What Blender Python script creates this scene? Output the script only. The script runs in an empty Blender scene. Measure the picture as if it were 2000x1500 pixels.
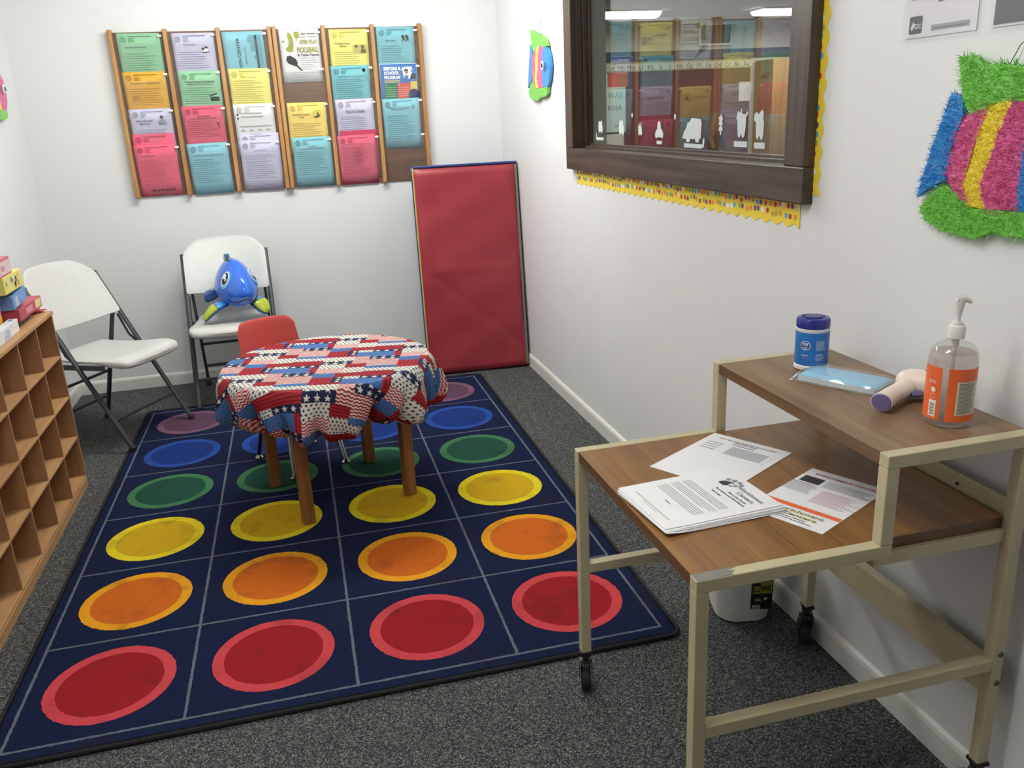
import bpy, bmesh, math, random
import numpy as np
from mathutils import Vector, Matrix, Euler
random.seed(7); rng = np.random.default_rng(7)
PI = math.pi
scene = bpy.context.scene
COL = scene.collection
# ---------------------------------------------------------------- camera
cam_d = bpy.data.cameras.new('camera'); cam = bpy.data.objects.new('camera', cam_d); COL.objects.link(cam)
R = Matrix(((0.9658284732717553, 0.11933276583555649, -0.23007618567680227),
            (-0.2552480532745246, 0.28385812093435064, -0.9242688994438713),
            (-0.04498657040846315, 0.9514117185412716, 0.3046177117392037)))
cam.matrix_world = Matrix.Translation((-1.31383504, -5.24600995, 1.4686669)) @ R.to_4x4()
cam_d.sensor_width = 36; cam_d.lens = 1653.4 / 2000 * 36; cam_d.clip_start = 0.05
scene.camera = cam
# ---------------------------------------------------------------- world, lamps, exposure
world = bpy.data.worlds.new('world'); scene.world = world; world.use_nodes = True
world.node_tree.nodes['Background'].inputs[0].default_value = (0.9, 0.95, 1, 1)
world.node_tree.nodes['Background'].inputs[1].default_value = 0.12
def area(name, loc, sx, sy, power, col=(1, 1, 1), rot=(0, 0, 0)):
    d = bpy.data.lights.new(name, 'AREA'); d.shape = 'RECTANGLE'; d.size = sx; d.size_y = sy; d.energy = power; d.color = col
    o = bpy.data.objects.new(name, d); COL.objects.link(o); o.location = loc; o.rotation_euler = rot
    return o
def bulb(name, loc, power, r=0.10, col=(1, 1, 1)):
    d = bpy.data.lights.new(name, 'POINT'); d.energy = power; d.shadow_soft_size = r; d.color = col
    o = bpy.data.objects.new(name, d); COL.objects.link(o); o.location = loc; return o
COOL = (0.985, 1.0, 0.975)
area('ceiling_lamp_back', (-1.15, -1.25, 2.40), 1.2, 0.35, 9, COOL)
for k in range(3): bulb('ceiling_tube_back', (-1.60 + 0.45 * k, -1.25, 2.28), 19, 0.09, COOL)
area('ceiling_lamp_front', (-1.45, -4.1, 2.40), 1.2, 0.35, 12, (1, 0.99, 0.965))
for k in range(2): bulb('ceiling_tube_front', (-1.75 + 0.6 * k, -4.1, 2.28), 10, 0.09, (1, 0.985, 0.95))
area('ceiling_and_fill_lamp_beyond', (2.3, 3.3, 2.30), 1.2, 0.3, 30, (1, 0.98, 0.93))
area('ceiling_and_fill_lamp_beyond', (4.3, 3.4, 2.30), 1.2, 0.3, 30, (1, 0.98, 0.93))
area('ceiling_and_fill_lamp_beyond', (1.6, -2.4, 2.35), 1.2, 0.3, 14, (1, 0.98, 0.93))  # added fill to brighten the far window jamb, no fixture here
area('ceiling_and_fill_lamp_beyond', (1.9, -0.6, 2.35), 1.2, 0.3, 10, (1, 0.98, 0.93))  # added fill for the camera side of the person's arm, invented source
scene.view_settings.view_transform = 'Standard'; scene.view_settings.look = 'None'
scene.view_settings.exposure = 0.0; scene.view_settings.gamma = 1.0; scene.view_settings.use_curve_mapping = False
# ---------------------------------------------------------------- materials
def lin(c):
    if isinstance(c, str):
        c = tuple(int(c[i:i + 2], 16) / 255 for i in (0, 2, 4))
    return tuple(x / 12.92 if x <= 0.04045 else ((x + 0.055) / 1.055) ** 2.4 for x in c) + (1,)
def new_mat(name):
    m = bpy.data.materials.new(name); m.use_nodes = True
    nt = m.node_tree; return m, nt, nt.nodes['Principled BSDF']
def N(nt, t, **kw):
    n = nt.nodes.new(t)
    for k, v in kw.items(): setattr(n, k, v)
    return n
def coords(nt, kind='Object', scale=(1, 1, 1), rot=(0, 0, 0)):
    tc = N(nt, 'ShaderNodeTexCoord'); mp = N(nt, 'ShaderNodeMapping')
    mp.inputs['Scale'].default_value = scale; mp.inputs['Rotation'].default_value = rot
    nt.links.new(tc.outputs[kind], mp.inputs[0]); return mp.outputs[0]
def noise(nt, vec, scale, detail=3, rough=0.5):
    n = N(nt, 'ShaderNodeTexNoise'); n.inputs['Scale'].default_value = scale; n.inputs['Detail'].default_value = detail
    n.inputs['Roughness'].default_value = rough; nt.links.new(vec, n.inputs['Vector']); return n.outputs['Fac']
def ramp(nt, fac, stops, const=False):
    r = N(nt, 'ShaderNodeValToRGB'); cr = r.color_ramp
    if const: cr.interpolation = 'CONSTANT'
    while len(cr.elements) < len(stops): cr.elements.new(0.5)
    for e, (p, c) in zip(cr.elements, stops): e.position = p; e.color = c
    nt.links.new(fac, r.inputs[0]); return r.outputs[0]
def bump(nt, bs, h, strength, dist=0.002):
    b = N(nt, 'ShaderNodeBump'); b.inputs['Strength'].default_value = strength; b.inputs['Distance'].default_value = dist
    nt.links.new(h, b.inputs['Height']); nt.links.new(b.outputs[0], bs.inputs['Normal'])
def mix(nt, fac, a, b, mode='MIX'):
    m = N(nt, 'ShaderNodeMix', data_type='RGBA', blend_type=mode)
    for s, v in ((0, fac), (6, a), (7, b)):
        if hasattr(v, 'links'): nt.links.new(v, m.inputs[s])
        else: m.inputs[s].default_value = v
    return m.outputs[2]
def mth(nt, op, a, b=None, c=None):
    m = N(nt, 'ShaderNodeMath', operation=op)
    for i, v in enumerate((a, b, c)):
        if v is None: continue
        if hasattr(v, 'links'): nt.links.new(v, m.inputs[i])
        else: m.inputs[i].default_value = v
    return m.outputs[0]
_mats = {}
def M(col, rough=0.5, metal=0.0, var=0.0, vs=30, bmp=0.0, bs_=60, spec=0.5, name=None, emit=0, alpha=1, coat=0):
    key = (col, rough, metal, var, vs, bmp, bs_, spec, emit, alpha, coat)
    if key in _mats: return _mats[key]
    m, nt, b = new_mat(name or 'surface_' + (col if isinstance(col, str) else 'x'))
    c = lin(col)
    b.inputs['Roughness'].default_value = rough; b.inputs['Metallic'].default_value = metal
    b.inputs['Specular IOR Level'].default_value = spec; b.inputs['Coat Weight'].default_value = coat
    v = coords(nt)
    n = noise(nt, v, vs, 4)
    k = max(var, 0.015)
    d = tuple(x * (1 - k * 2) for x in c[:3]) + (1,); l = tuple(min(1, x * (1 + k)) for x in c[:3]) + (1,)
    nt.links.new(ramp(nt, n, [(0.3, d), (0.7, l)]), b.inputs['Base Color'])
    if bmp: bump(nt, b, noise(nt, v, bs_, 5), bmp)
    if emit:
        b.inputs['Emission Color'].default_value = c; b.inputs['Emission Strength'].default_value = emit
    b.inputs['Alpha'].default_value = alpha
    _mats[key] = m; return m
def wood(name, dark, light, axis='Z', sc=1.0, rough=0.45, planks=None, cont=1.0):
    m, nt, b = new_mat(name)
    s = {'X': (1.2, 22, 22), 'Y': (22, 1.2, 22), 'Z': (22, 22, 1.2)}[axis]
    v = coords(nt, 'Object', tuple(x * sc for x in s))
    n1 = noise(nt, v, 2.2, 6, 0.6); n2 = noise(nt, v, 9, 4, 0.7)
    s_ = mth(nt, 'ADD', mth(nt, 'MULTIPLY', n1, 0.75), mth(nt, 'MULTIPLY', n2, 0.25))
    c = ramp(nt, s_, [(0.5 - 0.18 / cont, lin(dark)), (0.5 + 0.16 / cont, lin(light))])
    if planks:
        tc = N(nt, 'ShaderNodeTexCoord'); sp = N(nt, 'ShaderNodeSeparateXYZ'); nt.links.new(tc.outputs['Object'], sp.inputs[0])
        f = mth(nt, 'FRACT', mth(nt, 'DIVIDE', sp.outputs[planks[0]], planks[1]))
        ln = mth(nt, 'LESS_THAN', f, planks[2])
        c = mix(nt, mth(nt, 'MULTIPLY', ln, 0.55), c, lin('2a170c'))
    nt.links.new(c, b.inputs['Base Color']); b.inputs['Roughness'].default_value = rough
    bump(nt, b, n2, 0.12, 0.0008)
    return m
def film(name, tint=(1, 1, 1, 1), gloss=0.10, rough=0.08, haze=0.0):
    m = bpy.data.materials.new(name); m.use_nodes = True; nt = m.node_tree; nt.nodes.clear()
    out = N(nt, 'ShaderNodeOutputMaterial'); tr = N(nt, 'ShaderNodeBsdfTransparent'); tr.inputs[0].default_value = tint
    gl = N(nt, 'ShaderNodeBsdfGlossy'); gl.inputs['Roughness'].default_value = rough
    lw = N(nt, 'ShaderNodeLayerWeight'); lw.inputs[0].default_value = 0.5      # Schlick, the same on both sides of the thin film
    f = mth(nt, 'ADD', mth(nt, 'MULTIPLY', mth(nt, 'POWER', lw.outputs['Facing'], 5.0), 0.75), gloss)
    v = coords(nt); bn = N(nt, 'ShaderNodeBump'); bn.inputs['Strength'].default_value = 0.15; bn.inputs['Distance'].default_value = 0.004
    nt.links.new(noise(nt, v, 14, 3), bn.inputs['Height'])
    if rough > 0.03: nt.links.new(bn.outputs[0], gl.inputs['Normal'])
    mx = N(nt, 'ShaderNodeMixShader'); nt.links.new(f, mx.inputs[0]); nt.links.new(tr.outputs[0], mx.inputs[1]); nt.links.new(gl.outputs[0], mx.inputs[2])
    last = mx.outputs[0]
    if haze:
        df = N(nt, 'ShaderNodeBsdfDiffuse'); df.inputs[0].default_value = (0.85, 0.87, 0.88, 1)
        m2 = N(nt, 'ShaderNodeMixShader'); m2.inputs[0].default_value = haze
        nt.links.new(last, m2.inputs[1]); nt.links.new(df.outputs[0], m2.inputs[2]); last = m2.outputs[0]
    nt.links.new(last, out.inputs[0]); return m
def wall_mat(name, col, bs=0.16, scale=75):
    m, nt, b = new_mat(name); v = coords(nt)
    n = noise(nt, v, 1.3, 3)
    c = lin(col); d = tuple(x * 0.965 for x in c[:3]) + (1,)
    nt.links.new(ramp(nt, n, [(0.35, d), (0.65, c)]), b.inputs['Base Color'])
    b.inputs['Roughness'].default_value = 0.55; b.inputs['Specular IOR Level'].default_value = 0.35
    bump(nt, b, noise(nt, v, scale, 4, 0.55), bs, 0.004); return m
WALL = wall_mat('white_textured_paint', 'e4e5e5')
TRIM = M('e4e4dd', 0.35, name='white_gloss_trim')
def carpet_mat():
    m, nt, b = new_mat('charcoal_loop_carpet'); v = coords(nt)
    vo = N(nt, 'ShaderNodeTexVoronoi'); vo.inputs['Scale'].default_value = 360; nt.links.new(v, vo.inputs['Vector'])
    sp = N(nt, 'ShaderNodeSeparateColor'); nt.links.new(vo.outputs['Color'], sp.inputs[0])
    n1 = noise(nt, v, 120, 3, 0.8); n2 = noise(nt, v, 2.0, 3)
    k = mth(nt, 'ADD', mth(nt, 'MULTIPLY', sp.outputs[0], 0.55), mth(nt, 'MULTIPLY', n1, 0.45))
    c = ramp(nt, k, [(0.22, lin('222324')), (0.5, lin('454647')), (0.72, lin('7e7f7d')), (0.85, lin('aaaba8'))])
    c = mix(nt, mth(nt, 'MULTIPLY', n2, 0.3), c, lin('3c3d3e'))
    nt.links.new(c, b.inputs['Base Color']); b.inputs['Roughness'].default_value = 0.95; b.inputs['Specular IOR Level'].default_value = 0.1
    bump(nt, b, k, 0.7, 0.004); return m
# ---------------------------------------------------------------- mesh helpers
class MB:
    def __init__(s): s.v = []; s.f = []; s.m = []
    def add(s, vs, fs, mat=0, T=None):
        o = len(s.v)
        for p in vs:
            s.v.append(tuple(T @ Vector(p)) if T is not None else tuple(p))
        for f in fs: s.f.append(tuple(i + o for i in f)); s.m.append(mat)
        return s
    def box(s, lo, hi, mat=0, T=None):
        x0, y0, z0 = lo; x1, y1, z1 = hi
        return s.add([(x0, y0, z0), (x1, y0, z0), (x1, y1, z0), (x0, y1, z0), (x0, y0, z1), (x1, y0, z1), (x1, y1, z1), (x0, y1, z1)],
                     [(0, 3, 2, 1), (4, 5, 6, 7), (0, 1, 5, 4), (1, 2, 6, 5), (2, 3, 7, 6), (3, 0, 4, 7)], mat, T)
    def loft(s, rings, mat=0, closed=True, cap=True, T=None, loop=False):
        n = len(rings[0]); vs = [p for r in rings for p in r]; fs = []
        for i in range(len(rings) - (0 if loop else 1)):
            a = i * n; b2 = ((i + 1) % len(rings)) * n
            for j in range(n if closed else n - 1):
                k = (j + 1) % n; fs.append((a + j, a + k, b2 + k, b2 + j))
        if cap and not loop: fs.append(tuple(range(n))[::-1]); fs.append(tuple(range((len(rings) - 1) * n, len(rings) * n)))
        return s.add(vs, fs, mat, T)
    def tube(s, pts, r, n=12, mat=0, T=None, flat=1.0, cap=True):
        pts = [Vector(p) for p in pts]; rs = r if isinstance(r, (list, tuple)) else [r] * len(pts)
        rings = []; up = None
        for i, p in enumerate(pts):
            d = (pts[min(i + 1, len(pts) - 1)] - pts[max(i - 1, 0)]).normalized()
            if up is None:
                up = Vector((0, 0, 1)) if abs(d.z) < 0.9 else Vector((1, 0, 0))
            a = d.cross(up).normalized(); b2 = a.cross(d).normalized(); up = b2
            rings.append([tuple(p + rs[i] * (math.cos(t) * a + flat * math.sin(t) * b2)) for t in [2 * PI * k / n for k in range(n)]])
        return s.loft(rings, mat, T=T, cap=cap)
    def bar(s, p0, p1, w, h, up=(0, 0, 1), mat=0, T=None):
        p0, p1 = Vector(p0), Vector(p1); d = (p1 - p0).normalized(); up = Vector(up)
        if abs(d.dot(up)) > 0.95: up = Vector((0, 1, 0))
        a = d.cross(up).normalized() * w / 2; b2 = a.cross(d).normalized() * h / 2
        r = lambda p: [tuple(p + a + b2), tuple(p - a + b2), tuple(p - a - b2), tuple(p + a - b2)]
        return s.loft([r(p0), r(p1)], mat, T=T)
    def lathe(s, prof, n=32, mat=0, T=None, sx=1, sy=1):
        return s.loft([[(r * sx * math.cos(2 * PI * k / n), r * sy * math.sin(2 * PI * k / n), z) for k in range(n)] for r, z in prof], mat, T=T)
    def prism(s, poly, z0, z1, mat=0, T=None):
        n = len(poly); vs = [(x, y, z0) for x, y in poly] + [(x, y, z1) for x, y in poly]
        fs = [tuple(range(n))[::-1], tuple(range(n, 2 * n))] + [(i, (i + 1) % n, n + (i + 1) % n, n + i) for i in range(n)]
        return s.add(vs, fs, mat, T)
    def grid(s, fn, nu, nv, mat=0, T=None):
        vs = [fn(i / nu, j / nv) for j in range(nv + 1) for i in range(nu + 1)]
        fs = [(j * (nu + 1) + i, j * (nu + 1) + i + 1, (j + 1) * (nu + 1) + i + 1, (j + 1) * (nu + 1) + i) for j in range(nv) for i in range(nu)]
        return s.add(vs, fs, mat, T)
    def build(s, name, mats, parent=None, smooth=False, bevel=0, seg=2, auto=35, subsurf=0, loc=None, rot=None, solid=0):
        me = bpy.data.meshes.new(name); me.from_pydata(s.v, [], s.f); me.update()
        if not isinstance(mats, (list, tuple)): mats = [mats]
        for m in mats: me.materials.append(m)
        if len(mats) > 1: me.polygons.foreach_set('material_index', s.m)
        o = bpy.data.objects.new(name, me); COL.objects.link(o)
        if parent: o.parent = parent
        if loc: o.location = loc
        if rot: o.rotation_euler = rot
        if solid:
            w = o.modifiers.new('solid', 'SOLIDIFY'); w.thickness = solid; w.offset = 0
        if bevel:
            w = o.modifiers.new('bevel', 'BEVEL'); w.width = bevel; w.segments = seg; w.limit_method = 'ANGLE'; w.angle_limit = math.radians(30)
        if subsurf:
            w = o.modifiers.new('sub', 'SUBSURF'); w.levels = subsurf; w.render_levels = subsurf
        if smooth:
            me.polygons.foreach_set('use_smooth', [True] * len(me.polygons))
            if auto and not subsurf: me.set_sharp_from_angle(angle=math.radians(auto))
        return o
def TR(loc=(0, 0, 0), rot=(0, 0, 0), sc=1):
    return Matrix.LocRotScale(Vector(loc), Euler(rot), Vector((sc, sc, sc)) if not isinstance(sc, tuple) else Vector(sc))
def thing(name, label, cat, loc=(0, 0, 0), rz=0, group=None, rot=None):
    o = bpy.data.objects.new(name, None); COL.objects.link(o); o.empty_display_size = 0.05
    o.location = loc; o.rotation_euler = rot if rot else (0, 0, rz); return tag(o, label, cat, group)
def tag(o, label, cat, group=None):
    o['label'] = label; o['category'] = cat
    if group: o['group'] = group
    return o
def struct(o): o['kind'] = 'structure'; return o
_txt = {}
def text_geo(s, bold=0.0):
    key = (s, bold)
    if key in _txt: return _txt[key]
    cu = bpy.data.curves.new('lettering', 'FONT'); cu.body = s; cu.size = 1; cu.offset = bold; cu.resolution_u = 3
    o = bpy.data.objects.new('lettering', cu); COL.objects.link(o)
    dg = bpy.context.evaluated_depsgraph_get(); ev = o.evaluated_get(dg); me = ev.to_mesh()
    vs = [tuple(v.co) for v in me.vertices]; fs = [tuple(p.vertices) for p in me.polygons]
    ev.to_mesh_clear(); bpy.data.objects.remove(o); bpy.data.curves.remove(cu)
    _txt[key] = (vs, fs); return _txt[key]
def text(mb, s, x, y, h, width=None, z=0, mat=0, bold=0.0, align='C', rot=0, T=None, cyl=None):
    """lettering in the XY plane, cap height h, centred (C) or starting (L) at x,y"""
    vs, fs = text_geo(s, bold)
    if not vs: return
    xs = [v[0] for v in vs]; x0, x1 = min(xs), max(xs); sc = h / 0.70; sx = sc if width is None else width / (x1 - x0)
    w = (x1 - x0) * sx; off = -w / 2 if align == 'C' else 0
    out = []
    c_, s_ = math.cos(rot), math.sin(rot)
    for v in vs:
        a = (v[0] - x0) * sx + off; b2 = v[1] * sc
        out.append((x + a * c_ - b2 * s_, y + a * s_ + b2 * c_, z))
    mb.add(out, fs, mat, T)
def qd(mb, x0, y0, x1, y1, z=0, mat=0, T=None): mb.add([(x0, y0, z), (x1, y0, z), (x1, y1, z), (x0, y1, z)], [(0, 1, 2, 3)], mat, T)
def disc(mb, cx, cy, r, z=0, mat=0, n=14, ry=None, T=None, r0=0):
    ry = r if ry is None else ry
    if r0:
        vs = [(cx + r * math.cos(2 * PI * k / n), cy + ry * math.sin(2 * PI * k / n), z) for k in range(n)] + [(cx + r0 * math.cos(2 * PI * k / n), cy + r0 * math.sin(2 * PI * k / n), z) for k in range(n)]
        mb.add(vs, [(k, (k + 1) % n, n + (k + 1) % n, n + k) for k in range(n)], mat, T)
    else:
        mb.add([(cx + r * math.cos(2 * PI * k / n), cy + ry * math.sin(2 * PI * k / n), z) for k in range(n)], [tuple(range(n))], mat, T)
def ngon(mb, pts, z=0, mat=0, T=None): mb.add([(x, y, z) for x, y in pts], [tuple(range(len(pts)))], mat, T)
def lines(mb, x0, x1, y, n, dy, h, z, mat=0, ragged=0.3, r=None, T=None):
    r = r or random
    for i in range(n):
        e = x1 - (x1 - x0) * (r.random() * ragged)
        qd(mb, x0, y - i * dy, e, y - i * dy - h, z, mat, T)

exec_order = []
# ================================================================ ROOM
CH = 2.44; XL = -2.634; YF = -7.2
FLOOR = carpet_mat()
struct(MB().box((XL - 0.1, YF - 0.1, -0.05), (0.0, 0.1, 0)).build('floor', FLOOR))
struct(MB().box((XL - 0.1, YF, CH), (0.13, 0.1, CH + 0.05)).build('ceiling', M('e3e2dc', 0.9, name='ceiling_paint')))
struct(MB().box((XL - 0.1, 0, -0.05), (0.0, 0.1, CH)).build('wall_back', WALL))
struct(MB().box((XL - 0.1, YF, -0.05), (XL, 0, CH)).build('wall_left', WALL))
struct(MB().box((XL - 0.1, YF - 0.1, -0.05), (0.13, YF, CH)).build('wall_front', WALL))
WY0, WY1, WZ0, WZ1 = -3.20, -1.43, 1.29, 2.20      # window opening
w = MB(); WT = 0.13
w.box((0, WY1, -0.05), (WT, 0.1, CH)).box((0, YF, -0.05), (WT, WY0, CH)).box((0, WY0, -0.05), (WT, WY1, WZ0)).box((0, WY0, WZ1), (WT, WY1, CH))
struct(w.build('wall_right', WALL))
def baseboard(name, a, b2, nrm):
    p = Vector(nrm); mb = MB(); prof = [(0, 0), (0.012, 0), (0.012, 0.058), (0.009, 0.068), (0.003, 0.074), (0, 0.075)]
    mb.loft([[(q[0] + p.x * d, q[1] + p.y * d, z) for d, z in prof] for q in (a, b2)])
    struct(mb.build(name, TRIM))
baseboard('baseboard_back', (XL, 0), (0, 0), (0, -1, 0)); baseboard('baseboard_right', (0, 0), (0, YF), (-1, 0, 0)); baseboard('baseboard_left', (XL, YF), (XL, 0), (1, 0, 0))
JX = 0.132
# ---- interior window
DARKW = wood('dark_walnut_stain', '2a201b', '55463b', 'Y', 0.7, 0.42, cont=1.3)
DARKV = wood('dark_walnut_stain_upright', '2f241e', '564539', 'Z', 0.8, 0.42, cont=1.1)
win = struct(MB().box((0.063, WY0, WZ0), (0.067, WY1, WZ1)).build('window_1', film('window_glass', (0.88, 0.90, 0.90, 1), 0.09, 0.0)))
FW = 0.095
fy0, fy1, fz0, fz1 = -3.283, -1.352, 1.208, 2.29
f = MB().box((-0.032, fy0, fz0), (0.0, fy1, fz0 + FW)).box((-0.032, fy0, fz1 - FW), (0, fy1, fz1))
struct(f.build('window_frame', DARKW, win, bevel=0.004))
f = MB().box((-0.0325, fy0, fz0 + FW), (0, fy0 + FW, fz1 - FW)).box((-0.0325, fy1 - FW, fz0 + FW), (0, fy1, fz1 - FW))
struct(f.build('window_frame', DARKV, win, bevel=0.004))
f = MB()
for k, (xa, xb, t) in enumerate(((-0.002, 0.025, 0.0), (0.025, 0.048, 0.010), (0.048, 0.063, 0.018))):
    ay0, ay1, az0, az1 = fy0 + FW + t, fy1 - FW - t, fz0 + FW + t, fz1 - FW - t
    f.box((xa, WY0, WZ0), (xb, WY1, az0)).box((xa, WY0, az1), (xb, WY1, WZ1)).box((xa, WY0, az0), (xb, ay0, az1)).box((xa, ay1, az0), (xb, WY1, az1))
struct(f.build('window_stop', DARKV, win, bevel=0.002))
f = MB().box((0.067, WY0, WZ0), (JX, WY0 + 0.02, WZ1)).box((0.067, WY1 - 0.022, WZ0), (JX, WY1, WZ1)).box((0.067, WY0, WZ0), (JX, WY1, WZ0 + 0.015))
struct(f.build('window_jamb', M('cfcfc6', 0.5, name='grey_jamb_paint'), win))
# ================================================================ ROOM BEYOND THE WINDOW
BY, BX = 4.5, 6.2
struct(MB().box((0.13, -6, -0.05), (BX, BY + 0.1, 0)).build('floor_beyond', M('6e665a', 0.8, name='tan_floor')))
struct(MB().box((0.13, -6, CH - 0.04), (BX, BY + 0.1, CH)).build('ceiling_beyond', M('a9a7a0', 0.9, name='grey_ceiling')))
struct(MB().box((0.13, BY, 0), (BX, BY + 0.1, CH)).build('wall_beyond_back', M('c9c7ba', 0.8, name='cream_wall')))
struct(MB().box((BX, -6, 0), (BX + 0.1, BY, CH)).build('wall_beyond_right', M('c9c7ba', 0.8)))
struct(MB().box((0.13, -6.1, 0), (BX, -6, CH)).build('wall_beyond_front', M('c9c7ba', 0.8)))
struct(MB().box((0.13, 0.1, 0), (0.2, BY, CH)).build('wall_beyond_left', M('c9c7ba', 0.8)))
struct(MB().box((2.3, BY - 0.03, 1.975), (BX, BY, 2.075)).build('trim_1', M('2c3550', 0.5, name='navy_trim')))
t = thing('wall_vent', 'grey slatted vent high on the far wall of the room seen through the window', 'vent', (3.76, BY, 2.24))
MB().box((-0.21, -0.03, -0.125), (0.21, 0, -0.1)).box((-0.21, -0.03, 0.1), (0.21, 0, 0.125)).box((-0.21, -0.03, -0.1), (-0.19, 0, 0.1)).box((0.19, -0.03, -0.1), (0.21, 0, 0.1)).build('frame', M('d6d4cc', 0.5), t)
mb = MB()
for k in range(24): mb.box((-0.185 + k * 0.0158, -0.02, -0.1), (-0.177 + k * 0.0158, -0.004, 0.1))
mb.build('slats', M('77776a', 0.5), t); MB().box((-0.19, -0.004, -0.1), (0.19, -0.001, 0.1)).build('backing', M('2a2a25', 0.8), t)
tag(MB().box((2.62, BY - 0.013, 0.8), (4.24, BY - 0.001, 1.86)).build('bulletin_board', M('5b2f33', 0.9, var=0.05)), 'maroon covered bulletin board on the far wall beyond the window', 'bulletin board')
t = thing('alphabet_border', 'pale alphabet border strip above the maroon board beyond the window', 'border', (2.40, BY - 0.014, 1.88))
MB().box((0, -0.002, -0.02), (1.85, 0, 0.085)).build('strip', M('cdc9b4', 0.8), t)
mb = MB()
for k, ch in enumerate('ABCDEFGHIJKLMNO'): text(mb, ch + ch.lower(), 1.78 - k * 0.123, 0.0, 0.05, None, 0.003, T=TR(rot=(PI / 2, 0, 0)))
mb.build('lettering', M('3d4a40', 0.8), t)
mb = MB()
for k in range(60):
    x = 1.85 * k / 60; qd(mb, x, 0.065, x + 0.02, 0.085, 0.0035, T=TR(rot=(PI / 2, 0, 0))); qd(mb, x + 0.01, -0.02, x + 0.03, -0.005, 0.0035, T=TR(rot=(PI / 2, 0, 0)))
mb.build('trim_pattern', M('8a7f4e', 0.8), t)
def plainsheet(name, lab, cat, x0, x1, z0, z1, col, y=BY - 0.02):
    return tag(MB().box((x0, y - 0.003, z0), (x1, y, z1)).build(name, M(col, 0.8)), lab, cat)
plainsheet('notice', 'white notice pinned to the maroon board beyond the window', 'notice', 4.09, 4.25, 1.48, 1.70, 'd4cfc8')
t = thing('wall_chart', 'pale green chart with grey letters at the left of the room beyond', 'poster', (2.50, BY - 0.02, 1.2))
MB().box((-0.12, -0.003, 0), (0.13, 0, 0.50)).build('sheet', M('b9c9b9', 0.8), t)
mb = MB(); text(mb, 'WAS', 0, 0.38, 0.06, None, 0.004, T=TR(rot=(PI / 2, 0, 0))); text(mb, 'KNA', 0, 0.24, 0.06, None, 0.004, T=TR(rot=(PI / 2, 0, 0))); text(mb, 'ARE', 0.03, 0.05, 0.035, None, 0.004, T=TR(rot=(PI / 2, 0, 0)))
mb.build('lettering', M('66705f', 0.8), t)
plainsheet('red_notice', 'small red sheet with a yellow corner pinned above the pale green chart', 'notice', 2.42, 2.66, 1.70, 1.86, 'b4564a')
tag(MB().box((4.3, BY - 0.42, 0), (4.75, BY - 0.03, 1.93)).build('locker', wood('tan_wood', '8d6a3f', 'b08a58', 'Z', 0.5), bevel=0.004), 'tall tan wooden locker at the right of the room beyond the window', 'cabinet')
tag(MB().box((4.77, BY - 0.42, 0), (5.6, BY - 0.03, 1.90)).build('locker', wood('orange_wood', '9c7a4a', 'c69a6a', 'Z', 0.5), bevel=0.004), 'wide orange tan cabinet right of the narrow locker beyond the window', 'cabinet')
tag(MB().box((4.9, BY - 0.425, 1.42), (5.25, BY - 0.42, 1.64)).build('orange_sheet', M('e08050', 0.8)), 'orange sheet taped to the wide cabinet beyond the window', 'notice')
for k, (x0, x1, lab) in enumerate(((1.55, 2.55, 'glowing ceiling light at the left of the room beyond the window'), (3.70, 4.9, 'glowing ceiling light at the right of the room beyond the window'))):
    t = thing('ceiling_light', lab, 'ceiling light', (x0, 3.45, CH - 0.04), 0, 'ceiling lights in the room beyond the window')
    MB().box((0, -0.15, -0.02), (x1 - x0, 0.15, 0)).build('housing', M('e6e6e0', 0.5), t, bevel=0.004)
    mb = MB(); mb.loft([[(x, 0.14 * math.cos(a), -0.02 - 0.055 * max(0, math.sin(a))) for a in [PI * k2 / 12 for k2 in range(13)]] for x in (0.0, 0.04, x1 - x0 - 0.04, x1 - x0)])
    mb.build('diffuser', M('fffdf4', 0.4, emit=5, name='lit_diffuser'), t, smooth=True)
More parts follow.
